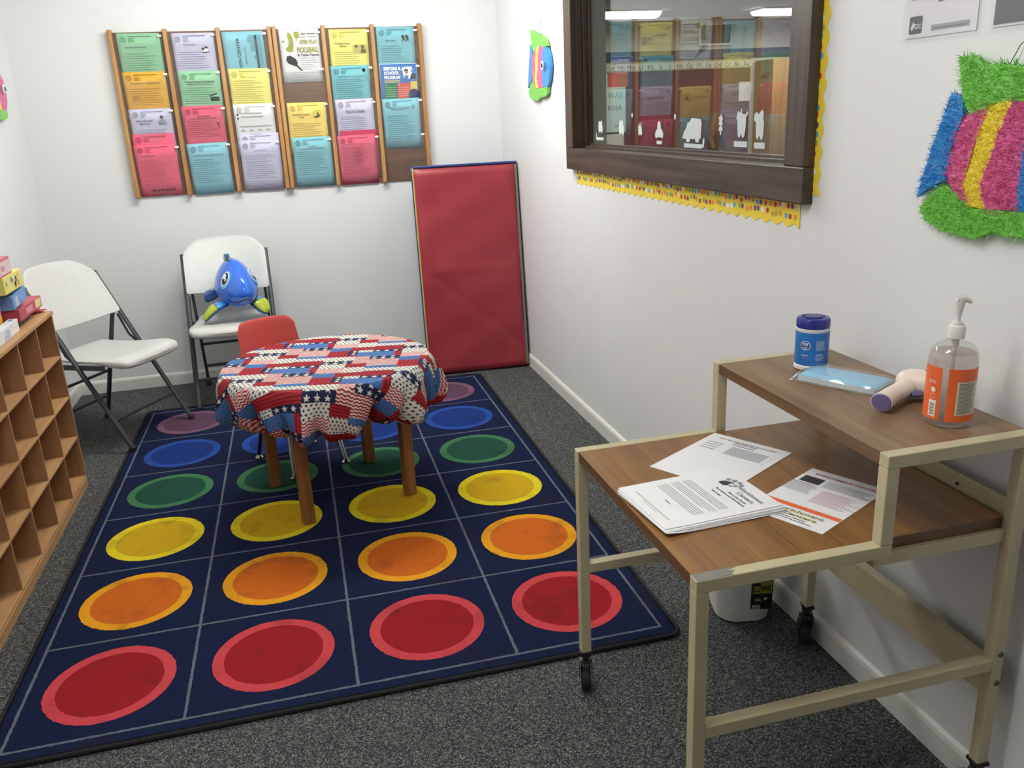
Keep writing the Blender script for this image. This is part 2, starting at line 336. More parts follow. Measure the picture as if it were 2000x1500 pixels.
# person beyond the window, elbow raised
def skin_body(name, nodes, edges, mat, parent=None, sub=2):
    me = bpy.data.meshes.new(name); me.from_pydata([n[:3] for n in nodes], edges, []); me.update(); me.materials.append(mat)
    o = bpy.data.objects.new(name, me); COL.objects.link(o)
    if parent: o.parent = parent
    md = o.modifiers.new('skin', 'SKIN'); md.use_smooth_shade = True
    for i, n in enumerate(nodes):
        sv = me.skin_vertices[0].data[i]; sv.radius = (n[3], n[4] if len(n) > 4 else n[3]); sv.use_root = (i == 0)
    s = o.modifiers.new('sub', 'SUBSURF'); s.levels = sub; s.render_levels = sub
    return o
P = thing('person', 'person in a dark navy shirt raising a bent arm in the room beyond the window', 'person', (1.70, 0.36, 0)); P.scale = (0.97, 0.97, 0.972)
skin_body('body', [(0, 0, 0.70, 0.13, 0.10), (0, 0.0, 0.90, 0.14, 0.10), (0.0, -0.02, 1.08, 0.15, 0.10), (0.0, -0.04, 1.14, 0.06), (0.0, -0.08, 1.19, 0.055), (0.0, -0.12, 1.20, 0.07), (0.0, -0.16, 1.18, 0.06),
    (-0.02, 0.0, 1.12, 0.07), (-0.08, -0.02, 1.22, 0.055), (-0.10, -0.05, 1.36, 0.046), (-0.115, -0.06, 1.44, 0.034), (-0.15, -0.09, 1.38, 0.036), (-0.19, -0.13, 1.27, 0.028), (-0.17, -0.16, 1.20, 0.024),
    (0.16, 0.0, 1.05, 0.055), (0.22, 0.0, 0.85, 0.042), (0.2, -0.12, 0.72, 0.034), (0.16, -0.25, 0.70, 0.026),
    (0.09, 0, 0.5, 0.09), (0.09, 0, 0.1, 0.05), (-0.09, 0, 0.5, 0.09), (-0.09, 0, 0.1, 0.05)],
    [(0, 1), (1, 2), (2, 3), (3, 4), (4, 5), (5, 6), (2, 7), (7, 8), (8, 9), (9, 10), (10, 11), (11, 12), (12, 13), (2, 14), (14, 15), (15, 16), (16, 17), (0, 18), (18, 19), (0, 20), (20, 21)], M('9c7a60', 0.6, name='skin'), P)
skin_body('shirt', [(0, 0, 0.68, 0.15, 0.115), (0, 0.0, 0.90, 0.155, 0.115), (0.0, -0.02, 1.06, 0.165, 0.115), (-0.02, 0.0, 1.12, 0.085), (-0.08, -0.02, 1.22, 0.066), (-0.098, -0.045, 1.34, 0.056), (0.16, 0, 1.05, 0.07), (0.2, 0, 0.93, 0.06)],
    [(0, 1), (1, 2), (2, 3), (3, 4), (4, 5), (2, 6), (6, 7)], M('22303c', 0.8, name='navy_shirt'), P)
skin_body('trousers', [(0, 0, 0.68, 0.15, 0.12), (0.09, 0, 0.5, 0.1), (0.09, 0, 0.07, 0.07), (-0.09, 0, 0.5, 0.1), (-0.09, 0, 0.07, 0.07)], [(0, 1), (1, 2), (0, 3), (3, 4)], M('2b2c30', 0.9), P)
skin_body('shoe', [(0.09, 0.03, 0.035, 0.035), (0.09, -0.14, 0.03, 0.03)], [(0, 1)], M('1b1b1b', 0.6), P)
skin_body('shoe', [(-0.09, 0.03, 0.035, 0.035), (-0.09, -0.14, 0.03, 0.03)], [(0, 1)], M('1b1b1b', 0.6), P)
# ================================================================ RUG
RX, RY, RA, CX_, CY_, OFF = -2.16755833, -3.24225726, math.radians(-0.42863), 0.441, 0.44508811, 0.0150532 * 0.441
def rug_mat():
    m, nt, b = new_mat('rug_pile')
    tc = N(nt, 'ShaderNodeTexCoord'); sp = N(nt, 'ShaderNodeSeparateXYZ'); nt.links.new(tc.outputs['Object'], sp.inputs[0])
    wob = noise(nt, tc.outputs['Object'], 70, 2); wob = mth(nt, 'MULTIPLY', mth(nt, 'SUBTRACT', wob, 0.5), 0.006)
    x = mth(nt, 'ADD', sp.outputs[0], wob); y = mth(nt, 'ADD', sp.outputs[1], wob)
    x0, x1, x2, x3, x4 = 0, CX_ - OFF, 2 * CX_, 3 * CX_ + OFF, 4 * CX_
    # column index & centres: shift by which column
    g = lambda e: mth(nt, 'GREATER_THAN', x, e)
    cc = [(x0 + x1) / 2, (x1 + x2) / 2, (x2 + x3) / 2, (x3 + x4) / 2]
    cxc = cc[0]
    for e, a, b2 in ((x1, cc[0], cc[1]), (x2, cc[1], cc[2]), (x3, cc[2], cc[3])):
        cxc = mth(nt, 'ADD', cxc, mth(nt, 'MULTIPLY', g(e), b2 - a))
    dx = mth(nt, 'SUBTRACT', x, cxc)
    v = mth(nt, 'DIVIDE', y, CY_); row = mth(nt, 'FLOOR', v)
    dy = mth(nt, 'MULTIPLY', mth(nt, 'SUBTRACT', mth(nt, 'FRACT', v), 0.5), CY_)
    r = mth(nt, 'SQRT', mth(nt, 'ADD', mth(nt, 'MULTIPLY', dx, dx), mth(nt, 'MULTIPLY', dy, dy)))
    rf = mth(nt, 'DIVIDE', mth(nt, 'ADD', row, 0.5), 6)
    inner = ramp(nt, rf, [(0, lin('9c1f24')), (1 / 6, lin('d2691e')), (2 / 6, lin('cfa71a')), (3 / 6, lin('1f4d3d')), (4 / 6, lin('18357a')), (5 / 6, lin('5f4258'))], True)
    outer = ramp(nt, rf, [(0, lin('d0484e')), (1 / 6, lin('eba31d')), (2 / 6, lin('e6d224')), (3 / 6, lin('41774e')), (4 / 6, lin('264b9c')), (5 / 6, lin('80586c'))], True)
    big = noise(nt, tc.outputs['Object'], 5.0, 4)
    navy = mix(nt, big, lin('0f1938'), lin('152145'))
    xin = mth(nt, 'MULTIPLY', mth(nt, 'GREATER_THAN', x, 0), mth(nt, 'LESS_THAN', x, x4))
    yin = mth(nt, 'MULTIPLY', mth(nt, 'GREATER_THAN', y, 0), mth(nt, 'LESS_THAN', y, 6 * CY_))
    inside = mth(nt, 'MULTIPLY', xin, yin)
    c = mix(nt, mth(nt, 'MULTIPLY', inside, mth(nt, 'LESS_THAN', r, 0.172)), navy, outer)
    c = mix(nt, mth(nt, 'MULTIPLY', inside, mth(nt, 'LESS_THAN', r, 0.140)), c, inner)
    # grid lines
    L = 0.0042; ln = None
    for e in (x0, x1, x2, x3, x4):
        q = mth(nt, 'LESS_THAN', mth(nt, 'ABSOLUTE', mth(nt, 'SUBTRACT', x, e)), L); ln = q if ln is None else mth(nt, 'MAXIMUM', ln, q)
    ln = mth(nt, 'MULTIPLY', ln, mth(nt, 'MULTIPLY', mth(nt, 'GREATER_THAN', y, -L), mth(nt, 'LESS_THAN', y, 6 * CY_ + L)))
    fy = mth(nt, 'FRACT', mth(nt, 'ADD', v, 0.5)); hl = mth(nt, 'LESS_THAN', mth(nt, 'ABSOLUTE', mth(nt, 'SUBTRACT', fy, 0.5)), L / CY_)
    hl = mth(nt, 'MULTIPLY', hl, mth(nt, 'MULTIPLY', mth(nt, 'MULTIPLY', mth(nt, 'GREATER_THAN', x, -L), mth(nt, 'LESS_THAN', x, x4 + L)), mth(nt, 'MULTIPLY', mth(nt, 'GREATER_THAN', y, -L), mth(nt, 'LESS_THAN', y, 6 * CY_ + L))))
    c = mix(nt, mth(nt, 'MULTIPLY', mth(nt, 'MAXIMUM', ln, hl), 0.62), c, lin('7f8791'))
    far = mth(nt, 'MAXIMUM', mth(nt, 'MAXIMUM', mth(nt, 'SUBTRACT', -0.028, x), mth(nt, 'SUBTRACT', x, x4 + 0.034)), mth(nt, 'MAXIMUM', mth(nt, 'SUBTRACT', -0.036, y), mth(nt, 'SUBTRACT', y, 6 * CY_ + 0.033)))
    c = mix(nt, mth(nt, 'GREATER_THAN', far, 0.0), c, lin('0b0c10'))
    # wear stains and pile
    st = noise(nt, tc.outputs['Object'], 7.0, 5, 0.65)
    c = mix(nt, ramp(nt, st, [(0.52, (0, 0, 0, 1)), (0.72, (0.42, 0.42, 0.42, 1))]), c, (0.02, 0.015, 0.02, 1))
    pile = noise(nt, tc.outputs['Object'], 330, 2, 0.8)
    c = mix(nt, mth(nt, 'MULTIPLY', mth(nt, 'SUBTRACT', pile, 0.35), 0.35), c, mix(nt, 0.35, c, (0.3, 0.3, 0.33, 1)))
    nt.links.new(c, b.inputs['Base Color']); b.inputs['Roughness'].default_value = 0.95; b.inputs['Specular IOR Level'].default_value = 0.05
    bump(nt, b, pile, 0.8, 0.004); return m
def rrect(x0, y0, x1, y1, r, n=6):
    out = []
    for cx, cy, a in ((x1 - r, y1 - r, 0), (x0 + r, y1 - r, PI / 2), (x0 + r, y0 + r, PI), (x1 - r, y0 + r, 1.5 * PI)):
        for k in range(n + 1): t = a + PI / 2 * k / n; out.append((cx + r * math.cos(t), cy + r * math.sin(t)))
    return out
rug = thing('rug', 'navy classroom rug with rows of red, orange, yellow, green, blue and purple circles', 'rug', (RX, RY, 0), RA)
ex0, ey0, ex1, ey1 = -0.040, -0.048, 4 * CX_ + 0.046, 6 * CY_ + 0.045
MB().prism(rrect(ex0, ey0, ex1, ey1, 0.035), 0.002, 0.011).build('pile', rug_mat(), rug, bevel=0.003)
mb = MB(); pl_ = rrect(ex0, ey0, ex1, ey1, 0.035)
mb.tube([(x, y, 0.0070) for x, y in pl_ + pl_[:1]], 0.0068, 8); mb.build('bound_edge', M('0b0c10', 0.85, name='black_binding'), rug, smooth=True)
# ================================================================ BROCHURE RACKS
OAK = wood('honey_oak_post', '9a6b3c', 'c2935c', 'Z', 0.9, 0.4)
RBACK = wood('brown_rack_back', '5a3c29', '7a5539', 'X', 0.9, 0.5)
POCK = film('clear_pocket_plastic', (0.95, 0.96, 0.96, 1), 0.06, 0.10, haze=0.05)
posts1 = [-2.120, -1.845, -1.573, -1.303]; posts2 = [-1.277, -1.011, -0.738, -0.466]
RZ0, RZ1 = 1.107, 1.982
rowtop = [1.965, 1.772, 1.585, 1.392]
def page_y(k): return -0.040     # top of page distance
for ri, (ps, lab) in enumerate(((posts1, 'wooden wall literature rack of three columns, left one of the pair'), (posts2, 'wooden wall literature rack of three columns, right one above the red mat'))):
    x0 = ps[0]; rk = thing('literature_rack', lab, 'brochure rack', (x0, 0, RZ0), 0, 'literature racks on the back wall')
    MB().box((0, -0.012, 0.005), (ps[3] - x0, -0.001, RZ1 - RZ0 - 0.012)).build('back_panel', RBACK, rk)
    for p in ps:
        mb = MB(); xx = p - x0; H = RZ1 - RZ0
        mb.loft([[(xx - 0.0115, -0.001, z0), (xx - 0.0115, -y, z0), (xx - 0.008, -y - 0.004, z0), (xx + 0.008, -y - 0.004, z0), (xx + 0.0115, -y, z0), (xx + 0.0115, -0.001, z0)] for z0, y in ((0, 0.040), (0.006, 0.052), (H - 0.006, 0.052), (H, 0.040))])
        mb.build('divider_post', OAK, rk, bevel=0.0015)
    for c in range(3):
        a = ps[c] - x0 + 0.012; b2 = ps[c + 1] - x0 - 0.012
        for r_ in range(4):
            zt = rowtop[r_] - RZ0; zb = zt - 0.272
            def fn(u, v, a=a, b2=b2, zt=zt, zb=zb):
                bow = math.sin(PI * u)
                top = zt - 0.004 - 0.045 * min(1, bow * 1.4)   # dipped top lip
                z = zb + (top - zb) * v
                return (a + (b2 - a) * u, -0.016 - 0.030 * v - 0.007 * bow * (0.3 + v) - (0.012 * v * (1 - u) ** 6), z)
            mb = MB().grid(fn, 16, 10); pk = mb.build('pocket', POCK, rk, smooth=True)
            MB().box((b2 - 0.026, -0.0525, zt - 0.024), (b2 - 0.006, -0.0515, zt - 0.014)).build('pocket_tag', M('e9e9e6', 0.6, name='white_tag'), pk)
# flyers
PG = {'g': '8fc49b', 'o': 'e0aa3c', 'l': 'c3c1d8', 'p': 'e6607c', 'r': 'd65a74', 'c': '84bccb', 'b': '7cb8c4', 't': '6fb4bd', 'y': 'ece27a', 'w': 'e4e2e2', 'yo': 'efd06c', 'd': 'a8324e'}
def shade(hexc, k): return tuple(int(hexc[i:i + 2], 16) / 255 * k for i in (0, 2, 4))
def flyer(colk, x, ztop, label, draw=None, w_=0.216, h_=0.272, y=-0.030, ytop=-0.043, rz=0.0, head=True, name='flyer'):
    col = PG[colk]
    tilt = math.atan2(ytop - y, h_)    # leans forward at top
    t = thing(name, label, 'flyer', (x, y, ztop - h_), rot=(PI / 2 - tilt, rz, 0), group='flyers in the literature racks')
    th = 0.0022
    def fn(u, v): return ((u - 0.5) * w_, v * h_, th / 2 - 0.004 * math.sin(PI * u) * v + 0.003)
    MB().grid(fn, 10, 4).build('sheet', M(col, 0.75, name='paper_' + colk), t, smooth=True, solid=th)
    dk = M(shade(col, 0.42), 0.85); md = M(shade(col, 0.82), 0.85)
    mb = MB(); z = 0.0068; rr = random.Random(label)
    if head:
        disc(mb, -w_ * 0.36, h_ - 0.030, 0.016, z, 1, 16); disc(mb, -w_ * 0.36, h_ - 0.030, 0.0115, z + 0.0002, 1, 12, r0=0.008)
        qd(mb, -w_ * 0.24, h_ - 0.014, w_ * 0.30, h_ - 0.0160, z, 0)
        lines(mb, -w_ * 0.24, -w_ * 0.08, h_ - 0.022, 4, 0.006, 0.002, z, 1, 0.3, rr)
    if draw: draw(mb, w_, h_, z + 0.0004)
    mb.build('print', [dk, md, M('1d1d20', 0.8), M('f4f4f4', 0.8), M('9a9d38', 0.8), M('2c7d46', 0.8), M('d65345', 0.8), M('4a78b8', 0.8), M('d8c94a', 0.8), M('262f5a', 0.8), M('b57a60', 0.8)], t)
    return t
def D(title=None, ty=0.075, th=0.010, tw=None, body=0.10, nb=8, pic=None, sub=False, tx=0):
    def draw(mb, w_, h_, z):
        rr = random.Random(title or 'x')
        if title:
            for i, s in enumerate(title.split('|')): text(mb, s, tx, h_ - ty - i * (th * 1.55), th, tw if i == 0 else None, z, 0, 0.012)
        if sub: qd(mb, -0.07, h_ - ty - 0.008, 0.07, h_ - ty - 0.010, z, 0)
        lines(mb, -w_ * 0.40, w_ * 0.36, h_ - body, nb, 0.0115, 0.0022, z, 1, 0.35, rr)
        if pic: pic(mb, w_, h_, z)
    return draw
def blob(cx, cy, pts, m=2):
    return lambda mb, w_, h_, z: ngon(mb, [(cx + a, h_ - cy + b2) for a, b2 in pts], z, m)
ball = lambda mb, w_, h_, z: (disc(mb, 0.052, h_ - 0.085, 0.017, z, 3, 14, 0.012), disc(mb, 0.045, h_ - 0.082, 0.008, z + 2e-4, 2, 10), disc(mb, 0.062, h_ - 0.075, 0.010, z + 3e-4, 2, 10, 0.006), qd(mb, 0.04, h_ - 0.098, 0.075, h_ - 0.101, z + 3e-4, 2))
clap = lambda mb, w_, h_, z: (qd(mb, 0.045, h_ - 0.135, 0.092, h_ - 0.158, z, 2), ngon(mb, [(0.04, h_ - 0.129), (0.082, h_ - 0.114), (0.084, h_ - 0.120), (0.042, h_ - 0.134)], z, 2), qd(mb, 0.05, h_ - 0.143, 0.087, h_ - 0.146, z + 2e-4, 0))
gym = lambda mb, w_, h_, z: (ngon(mb, [(0.060, h_ - 0.085), (0.072, h_ - 0.098), (0.083, h_ - 0.083), (0.076, h_ - 0.105), (0.079, h_ - 0.125), (0.074, h_ - 0.125), (0.070, h_ - 0.104)], z, 0))
yoga = lambda mb, w_, h_, z: (disc(mb, 0.055, h_ - 0.058, 0.024, z, 8, 16), ngon(mb, [(0.03, h_ - 0.080), (0.055, h_ - 0.074), (0.058, h_ - 0.045), (0.063, h_ - 0.060), (0.072, h_ - 0.076), (0.05, h_ - 0.082)], z + 3e-4, 2))
dance = lambda mb, w_, h_, z: [ngon(mb, [(cx - .004, h_ - .04), (cx + .003, h_ - .05), (cx + .008, h_ - .046), (cx + .005, h_ - .062), (cx + .013, h_ - .082), (cx + .002, h_ - .066), (cx - .01, h_ - .085), (cx - .004, h_ - .062), (cx - .012, h_ - .052)], z, 2) for cx in (0.045, 0.068)]
mum = lambda mb, w_, h_, z: (disc(mb, 0.055, h_ - 0.045, 0.009, z, 0, 10), ngon(mb, [(0.035, h_ - 0.068), (0.052, h_ - 0.052), (0.065, h_ - 0.056), (0.078, h_ - 0.07), (0.05, h_ - 0.078)], z, 1), qd(mb, 0.035, h_ - 0.080, 0.078, h_ - 0.083, z, 0))
fit = lambda mb, w_, h_, z: (qd(mb, 0.020, h_ - 0.082, 0.098, h_ - 0.128, z - 2e-4, 1), disc(mb, 0.04, h_ - 0.09, 0.009, z, 0, 8), disc(mb, 0.075, h_ - 0.092, 0.01, z, 0, 8), ngon(mb, [(0.06, h_ - .125), (.07, h_ - .1), (.09, h_ - .105), (.094, h_ - .125)], z, 0))
elk = lambda mb, w_, h_, z: (ngon(mb, [(-0.075, h_ - 0.148), (-0.07, h_ - 0.125), (-0.055, h_ - 0.118), (-0.04, h_ - 0.124), (-0.035, h_ - 0.145), (-0.045, h_ - 0.13), (-0.06, h_ - 0.150)], z, 1))
seal = lambda mb, w_, h_, z: disc(mb, 0.078, h_ - 0.026, 0.010, z, 2, 12)
def teen(mb, w_, h_, z):
    ngon(mb, [(0.03, h_ - 0.02), (0.095, h_ - 0.02), (0.095, h_ - 0.20), (0.055, h_ - 0.20), (0.06, h_ - 0.15), (0.045, h_ - 0.135), (0.062, h_ - 0.11), (0.035, h_ - 0.09), (0.04, h_ - 0.06), (0.02, h_ - 0.045)], z - 2e-4, 1)
    qd(mb, 0.06, h_ - 0.02, 0.072, h_ - 0.2, z, 0)
    text(mb, 'TEEN CENTER', -0.022, h_ - 0.115, 0.016, 0.165, z, 0, 0.01, rot=PI / 2); text(mb, 'register by June 11th', 0.006, h_ - 0.125, 0.008, 0.09, z, 0, rot=PI / 2)
def tri(mb, w_, h_, z):
    lines(mb, -0.075, 0.06, h_ - 0.045, 2, 0.018, 0.006, z, 1, 0.2); qd(mb, -0.085, h_ - 0.115, 0.09, h_ - 0.121, z, 1)
    for k in range(4): disc(mb, -0.07 + k * 0.045, h_ - 0.14, 0.012, z, 1, 8, 0.006)
    for yy in (0.055, 0.075): ngon(mb, [(-0.095, h_ - yy), (-0.089, h_ - yy + 0.008), (-0.084, h_ - yy - 0.001), (-0.090, h_ - yy - 0.008)], z, 2)
def pickle(mb, w_, h_, z):
    ngon(mb, [(-0.060, h_ - 0.015), (-0.045, h_ - 0.022), (-0.036, h_ - 0.045), (-0.034, h_ - 0.08), (-0.040, h_ - 0.108), (-0.055, h_ - 0.118), (-0.072, h_ - 0.112), (-0.078, h_ - 0.10), (-0.062, h_ - 0.085), (-0.058, h_ - 0.06), (-0.066, h_ - 0.035)], z, 4)
    ngon(mb, rrect(-0.027, h_ - 0.045, 0.001, h_ - 0.013, 0.008, 3), z, 4); qd(mb, -0.019, h_ - 0.045, -0.014, h_ - 0.062, z + 2e-4, 4)
    disc(mb, -0.089, h_ - 0.062, 0.006, z, 4, 10)
    text(mb, 'Lake Gregory', 0.050, h_ - 0.029, 0.0095, 0.085, z, 2, 0.02); text(mb, 'Recreation & Community Center', 0.050, h_ - 0.044, 0.006, 0.092, z, 2, 0.02)
    text(mb, 'OPEN PLAY', 0.048, h_ - 0.077, 0.021, 0.098, z, 4, 0.03); text(mb, 'PICKLEBALL', 0.040, h_ - 0.120, 0.025, 0.118, z, 4, 0.035); text(mb, '& Table Tennis', 0.040, h_ - 0.141, 0.012, 0.118, z, 2, 0.02)
    ngon(mb, [(-0.078, h_ - 0.140), (-0.060, h_ - 0.136), (-0.030, h_ - 0.155), (-0.022, h_ - 0.175), (-0.026, h_ - 0.185), (0.0, h_ - 0.215), (-0.004, h_ - 0.220), (-0.033, h_ - 0.192), (-0.045, h_ - 0.190), (-0.075, h_ - 0.175), (-0.084, h_ - 0.160)], z, 2)
    lines(mb, -0.005, 0.095, h_ - 0.150, 6, 0.0115, 0.002, z, 1, 0.5); lines(mb, -0.07, 0.09, h_ - 0.225, 3, 0.010, 0.003, z, 1, 0.2)
def school(mb, w_, h_, z):
    qd(mb, -0.106, h_ - 0.002, 0.106, h_ - 0.27, z - 3e-4, 7)
    for i, (s, wd, cx) in enumerate((('BEFORE & AFTER', 0.168, 0.000), ('SCHOOL', 0.088, -0.040), ('PROGRAM', 0.092, -0.038))): text(mb, s, cx, h_ - 0.034 - i * 0.024, 0.0165, wd, z + 2e-4, 3, 0.05)
    lines(mb, -0.084, 0.01, h_ - 0.090, 2, 0.008, 0.004, z, 8, 0.1)
    qd(mb, -0.086, h_ - 0.106, -0.014, h_ - 0.19, z, 5); qd(mb, -0.010, h_ - 0.106, 0.064, h_ - 0.19, z, 6); qd(mb, 0.066, h_ - 0.098, 0.104, h_ - 0.19, z, 8); disc(mb, 0.085, h_ - 0.175, 0.036, z + 2e-4, 9, 20)
    text(mb, 'AM', -0.075, h_ - 0.117, 0.006, None, z + 3e-4, 3); text(mb, 'PM', 0.0, h_ - 0.117, 0.006, None, z + 3e-4, 3)
    for k in range(5):
        qd(mb, -0.082, h_ - 0.128 - k * 0.012, -0.018, h_ - 0.1295 - k * 0.012, z + 3e-4, 3); qd(mb, -0.006, h_ - 0.128 - k * 0.012, 0.06, h_ - 0.1295 - k * 0.012, z + 3e-4, 3)
    ngon(mb, [(0.022, h_ - 0.03), (0.06, h_ - 0.022), (0.078, h_ - 0.05), (0.062, h_ - 0.085), (0.03, h_ - 0.08)], z + 3e-4, 3); disc(mb, 0.045, h_ - 0.038, 0.012, z + 5e-4, 2, 12, 0.008); disc(mb, 0.046, h_ - 0.047, 0.010, z + 6e-4, 10, 12)
    disc(mb, 0.044, h_ - 0.075, 0.012, z + 5e-4, 7, 14); qd(mb, 0.070, h_ - 0.055, 0.100, h_ - 0.085, z + 2e-4, 2)
cx = [(posts1[i] + posts1[i + 1]) / 2 for i in range(3)] + [(posts2[i] + posts2[i + 1]) / 2 for i in range(3)]
FL = [
 (0, 0, 'g', 'pale green flyer in the top left pocket of the left rack', D('Recreation Election Club', 0.072, 0.007, 0.105, tx=-0.02), 0),
 (0, 1, 'o', 'mustard orange flyer under the green one in the left rack', D('Swimming Season Enrollment Notice', 0.060, 0.008, 0.15, pic=elk, body=0.085), 0),
 (0, 2, 'l', 'lavender flyer with a small child picture above the pink one', D('Munchkins and|Mommies', 0.066, 0.0095, None, tx=-0.035, body=0.11, pic=mum), 0),
 (0, 3, 'p', 'pink flyer at the bottom left corner of the left rack', D('Tiny Tot Time', 0.064, 0.0085, 0.075, tx=-0.045, body=0.085, nb=13, pic=lambda mb, w_, h_, z: [disc(mb, -0.045 + k * 0.014, 0.03, 0.005, z, 0, 8, 0.008) for k in range(9)]), 0),
 (1, 0, 'l', 'lavender flyer with a soccer ball picture, top of second column', D('Tiny Tot Soccer', 0.062, 0.007, 0.065, tx=-0.02, body=0.095, pic=ball), 0),
 (1, 1, 'g', 'green acting workshop flyer with a clapperboard picture', D('Acting & Improv Workshop', 0.060, 0.0115, 0.155, pic=clap, body=0.085, sub=True), 0),
 (1, 2, 'r', 'rose red gymnastics flyer with a small leaping figure', D('Gymnastics', 0.058, 0.010, 0.066, pic=gym, body=0.080, sub=True), 0),
 (1, 3, 'c', 'sky blue flyer at the bottom of the second column', D('Recreation Summer Program Schedule', 0.066, 0.005, 0.16, body=0.085, nb=12), 0),
 (2, 0, 'c', 'light blue flyer with sideways teen centre lettering', teen, 0),
 (2, 1, 'y', 'lemon yellow flyer full of text in the third column', D('Needs for Consideration', 0.048, 0.0055, 0.085, body=0.062, nb=12), 0),
 (2, 2, 'w', 'white flyer with tiny figures at its edge, third column', tri, 0),
 (2, 3, 'l', 'lavender flyer filling the bottom pocket of the third column', D('Learn Square Dancing', 0.058, 0.005, 0.07, body=0.080, nb=12), 0),
 (3, 0, 'w', 'white pickleball flyer with a green pickle and black paddle', pickle, 0),
 (3, 2, 'yo', 'golden yellow yoga flyer with a seated stretching figure', D('Gentle & Stretch|Yoga', 0.068, 0.0095, None, tx=-0.035, pic=yoga, body=0.112), 0),
 (3, 3, 'b', 'aqua flyer at the bottom left of the right rack', D('Recreation', 0.055, 0.0065, 0.05, body=0.080, nb=12, sub=True), 0),
 (4, 0, 'y', 'yellow fitness flyer with an exercise photo, top of right rack', D('Full Body Fitness|Classes', 0.078, 0.0090, None, tx=-0.035, pic=fit, body=0.118), 0),
 (4, 1, 't', 'teal flyer with a dark round seal at its corner', D('Adult Sports Information', 0.060, 0.005, 0.14, body=0.072, nb=10, pic=seal), 0),
 (4, 2, 'l', 'lavender tai chi flyer with bold underlined title', D('Tai Chi Classes', 0.072, 0.0125, 0.110, body=0.095, sub=False, pic=lambda mb, w_, h_, z: qd(mb, -0.052, h_ - 0.075, 0.055, h_ - 0.0765, z, 0)), 0),
 (4, 3, 'r', 'rose flyer at the bottom of the right rack beside the bare pocket', D('Summer Recreation', 0.052, 0.005, 0.15, body=0.064, nb=14), 0),
 (5, 0, 'b', 'blue flyer with two black dancing figures, top right corner', D('Dance Classes', 0.075, 0.007, 0.055, tx=-0.03, pic=dance, body=0.10), 0),
 (5, 1, 'w', 'glossy blue before and after school programme flyer', school, 0),
 (5, 2, 'c', 'turquoise flyer with a faint deer picture above the bare wood', D('Helpful Pet and Animal Nutrition|Food for Outdoors in Time', 0.052, 0.006, 0.13, tx=-0.01, body=0.095, nb=12, pic=lambda mb, w_, h_, z: ngon(mb, [(0.06, h_ - .03), (.07, h_ - .045), (.085, h_ - .03), (.075, h_ - .055), (.07, h_ - .065), (.064, h_ - .052)], z, 1)), 0)]
random.seed(11)
for c, r_, k, lab, dr, _ in FL:
    headless = dr in (teen, pickle, school)
    zt = rowtop[r_] + random.uniform(-0.006, 0.004)
    flyer(k, cx[c] + random.uniform(-0.008, 0.004), zt, lab, dr, h_=0.279, y=-0.012, ytop=-0.038, rz=random.uniform(-0.012, 0.012), head=not headless)
flyer('p', cx[0] - 0.006, 1.450, 'pink flyer pushed up behind the bottom left pink flyer', D('Tiny Tot Time', 0.064, 0.008), h_=0.279, y=-0.0125, ytop=-0.034)
flyer('l', cx[2] + 0.01, 1.425, 'lavender flyer raised behind the bottom lavender flyer', D('Learn', 0.064, 0.008), h_=0.279, y=-0.0125, ytop=-0.034)
flyer('d', cx[4] + 0.008, 1.415, 'dark crimson sheet behind the bottom rose flyer', D(None), h_=0.279, y=-0.0125, ytop=-0.034, head=False)
mb_l = M('eceff0', 0.5)
# ================================================================ GYM MAT
random.seed(3)
mat_ = thing('folding_gym_mat', 'tall red folded gym mat leaning in the back right corner', 'gym mat', (-0.318, -0.487, 0), math.radians(-3.2))
lean = math.radians(6.0)
T = TR(rot=(-lean, 0, 0))
cols = (('panel', 'a8262f', 0.0), ('panel', '3c3c34', 1), ('panel', '6f6a60', 2), ('panel', '25305e', 3))
PH = 1.205; PT = 0.042; PW = 0.596
def panel_mesh(y0, y1, x0, x1, z0, z1, wr):
    mb = MB(); nx, nz = 30, 60
    def wv(x, z): return wr * (0.0030 * math.sin(9 * z + 5 * x) + 0.0022 * math.sin(23 * z - 14 * x + 1) + 0.0035 * math.exp(-((z - 0.28 - 0.9 * (x0 - x + PW * 0.7)) / 0.03) ** 2) - 0.0025 * math.exp(-((z - 0.62) / 0.02) ** 2))
    def edge(a): return math.sqrt(max(0.0, 1 - (1 - min(1, a / 0.022)) ** 2))
    def front(u, v):
        x = x0 + (x1 - x0) * u; z = z0 + (z1 - z0) * v
        e = edge(min(u, 1 - u) * (x1 - x0)) * edge(min(v, 1 - v) * (z1 - z0)); return (x + wr * 0.003 * math.sin(11 * z) * (u > 0.98), (y0 + y1) / 2 - (y1 - y0) / 2 * (0.25 + 0.75 * e) + wv(x, z) * e, z)
    def back(u, v):
        p = front(1 - u, v); x = x0 + (x1 - x0) * (1 - u); z = z0 + (z1 - z0) * v
        e = edge(min(u, 1 - u) * (x1 - x0)) * edge(min(v, 1 - v) * (z1 - z0)); return (x, (y0 + y1) / 2 + (y1 - y0) / 2 * (0.25 + 0.75 * e), z)
    mb.grid(front, nx, nz, T=T); mb.grid(back, nx, nz, T=T)
    # rim
    rim = []
    for (u0, v0, u1, v1, n) in ((0, 0, 1, 0, nx), (1, 0, 1, 1, nz), (1, 1, 0, 1, nx), (0, 1, 0, 0, nz)):
        for k in range(n): rim.append((u0 + (u1 - u0) * k / n, v0 + (v1 - v0) * k / n))
    A = [front(u, v) for u, v in rim]; B = [back(1 - u, v) for u, v in rim]; n = len(rim)
    mb.add(A + B, [(k, n + k, n + (k + 1) % n, (k + 1) % n) for k in range(n)], T=T)
    return mb
vin = lambda c: M(c, 0.38, var=0.05, vs=9, bmp=0.12, bs_=45, spec=0.45, name='vinyl_' + c)
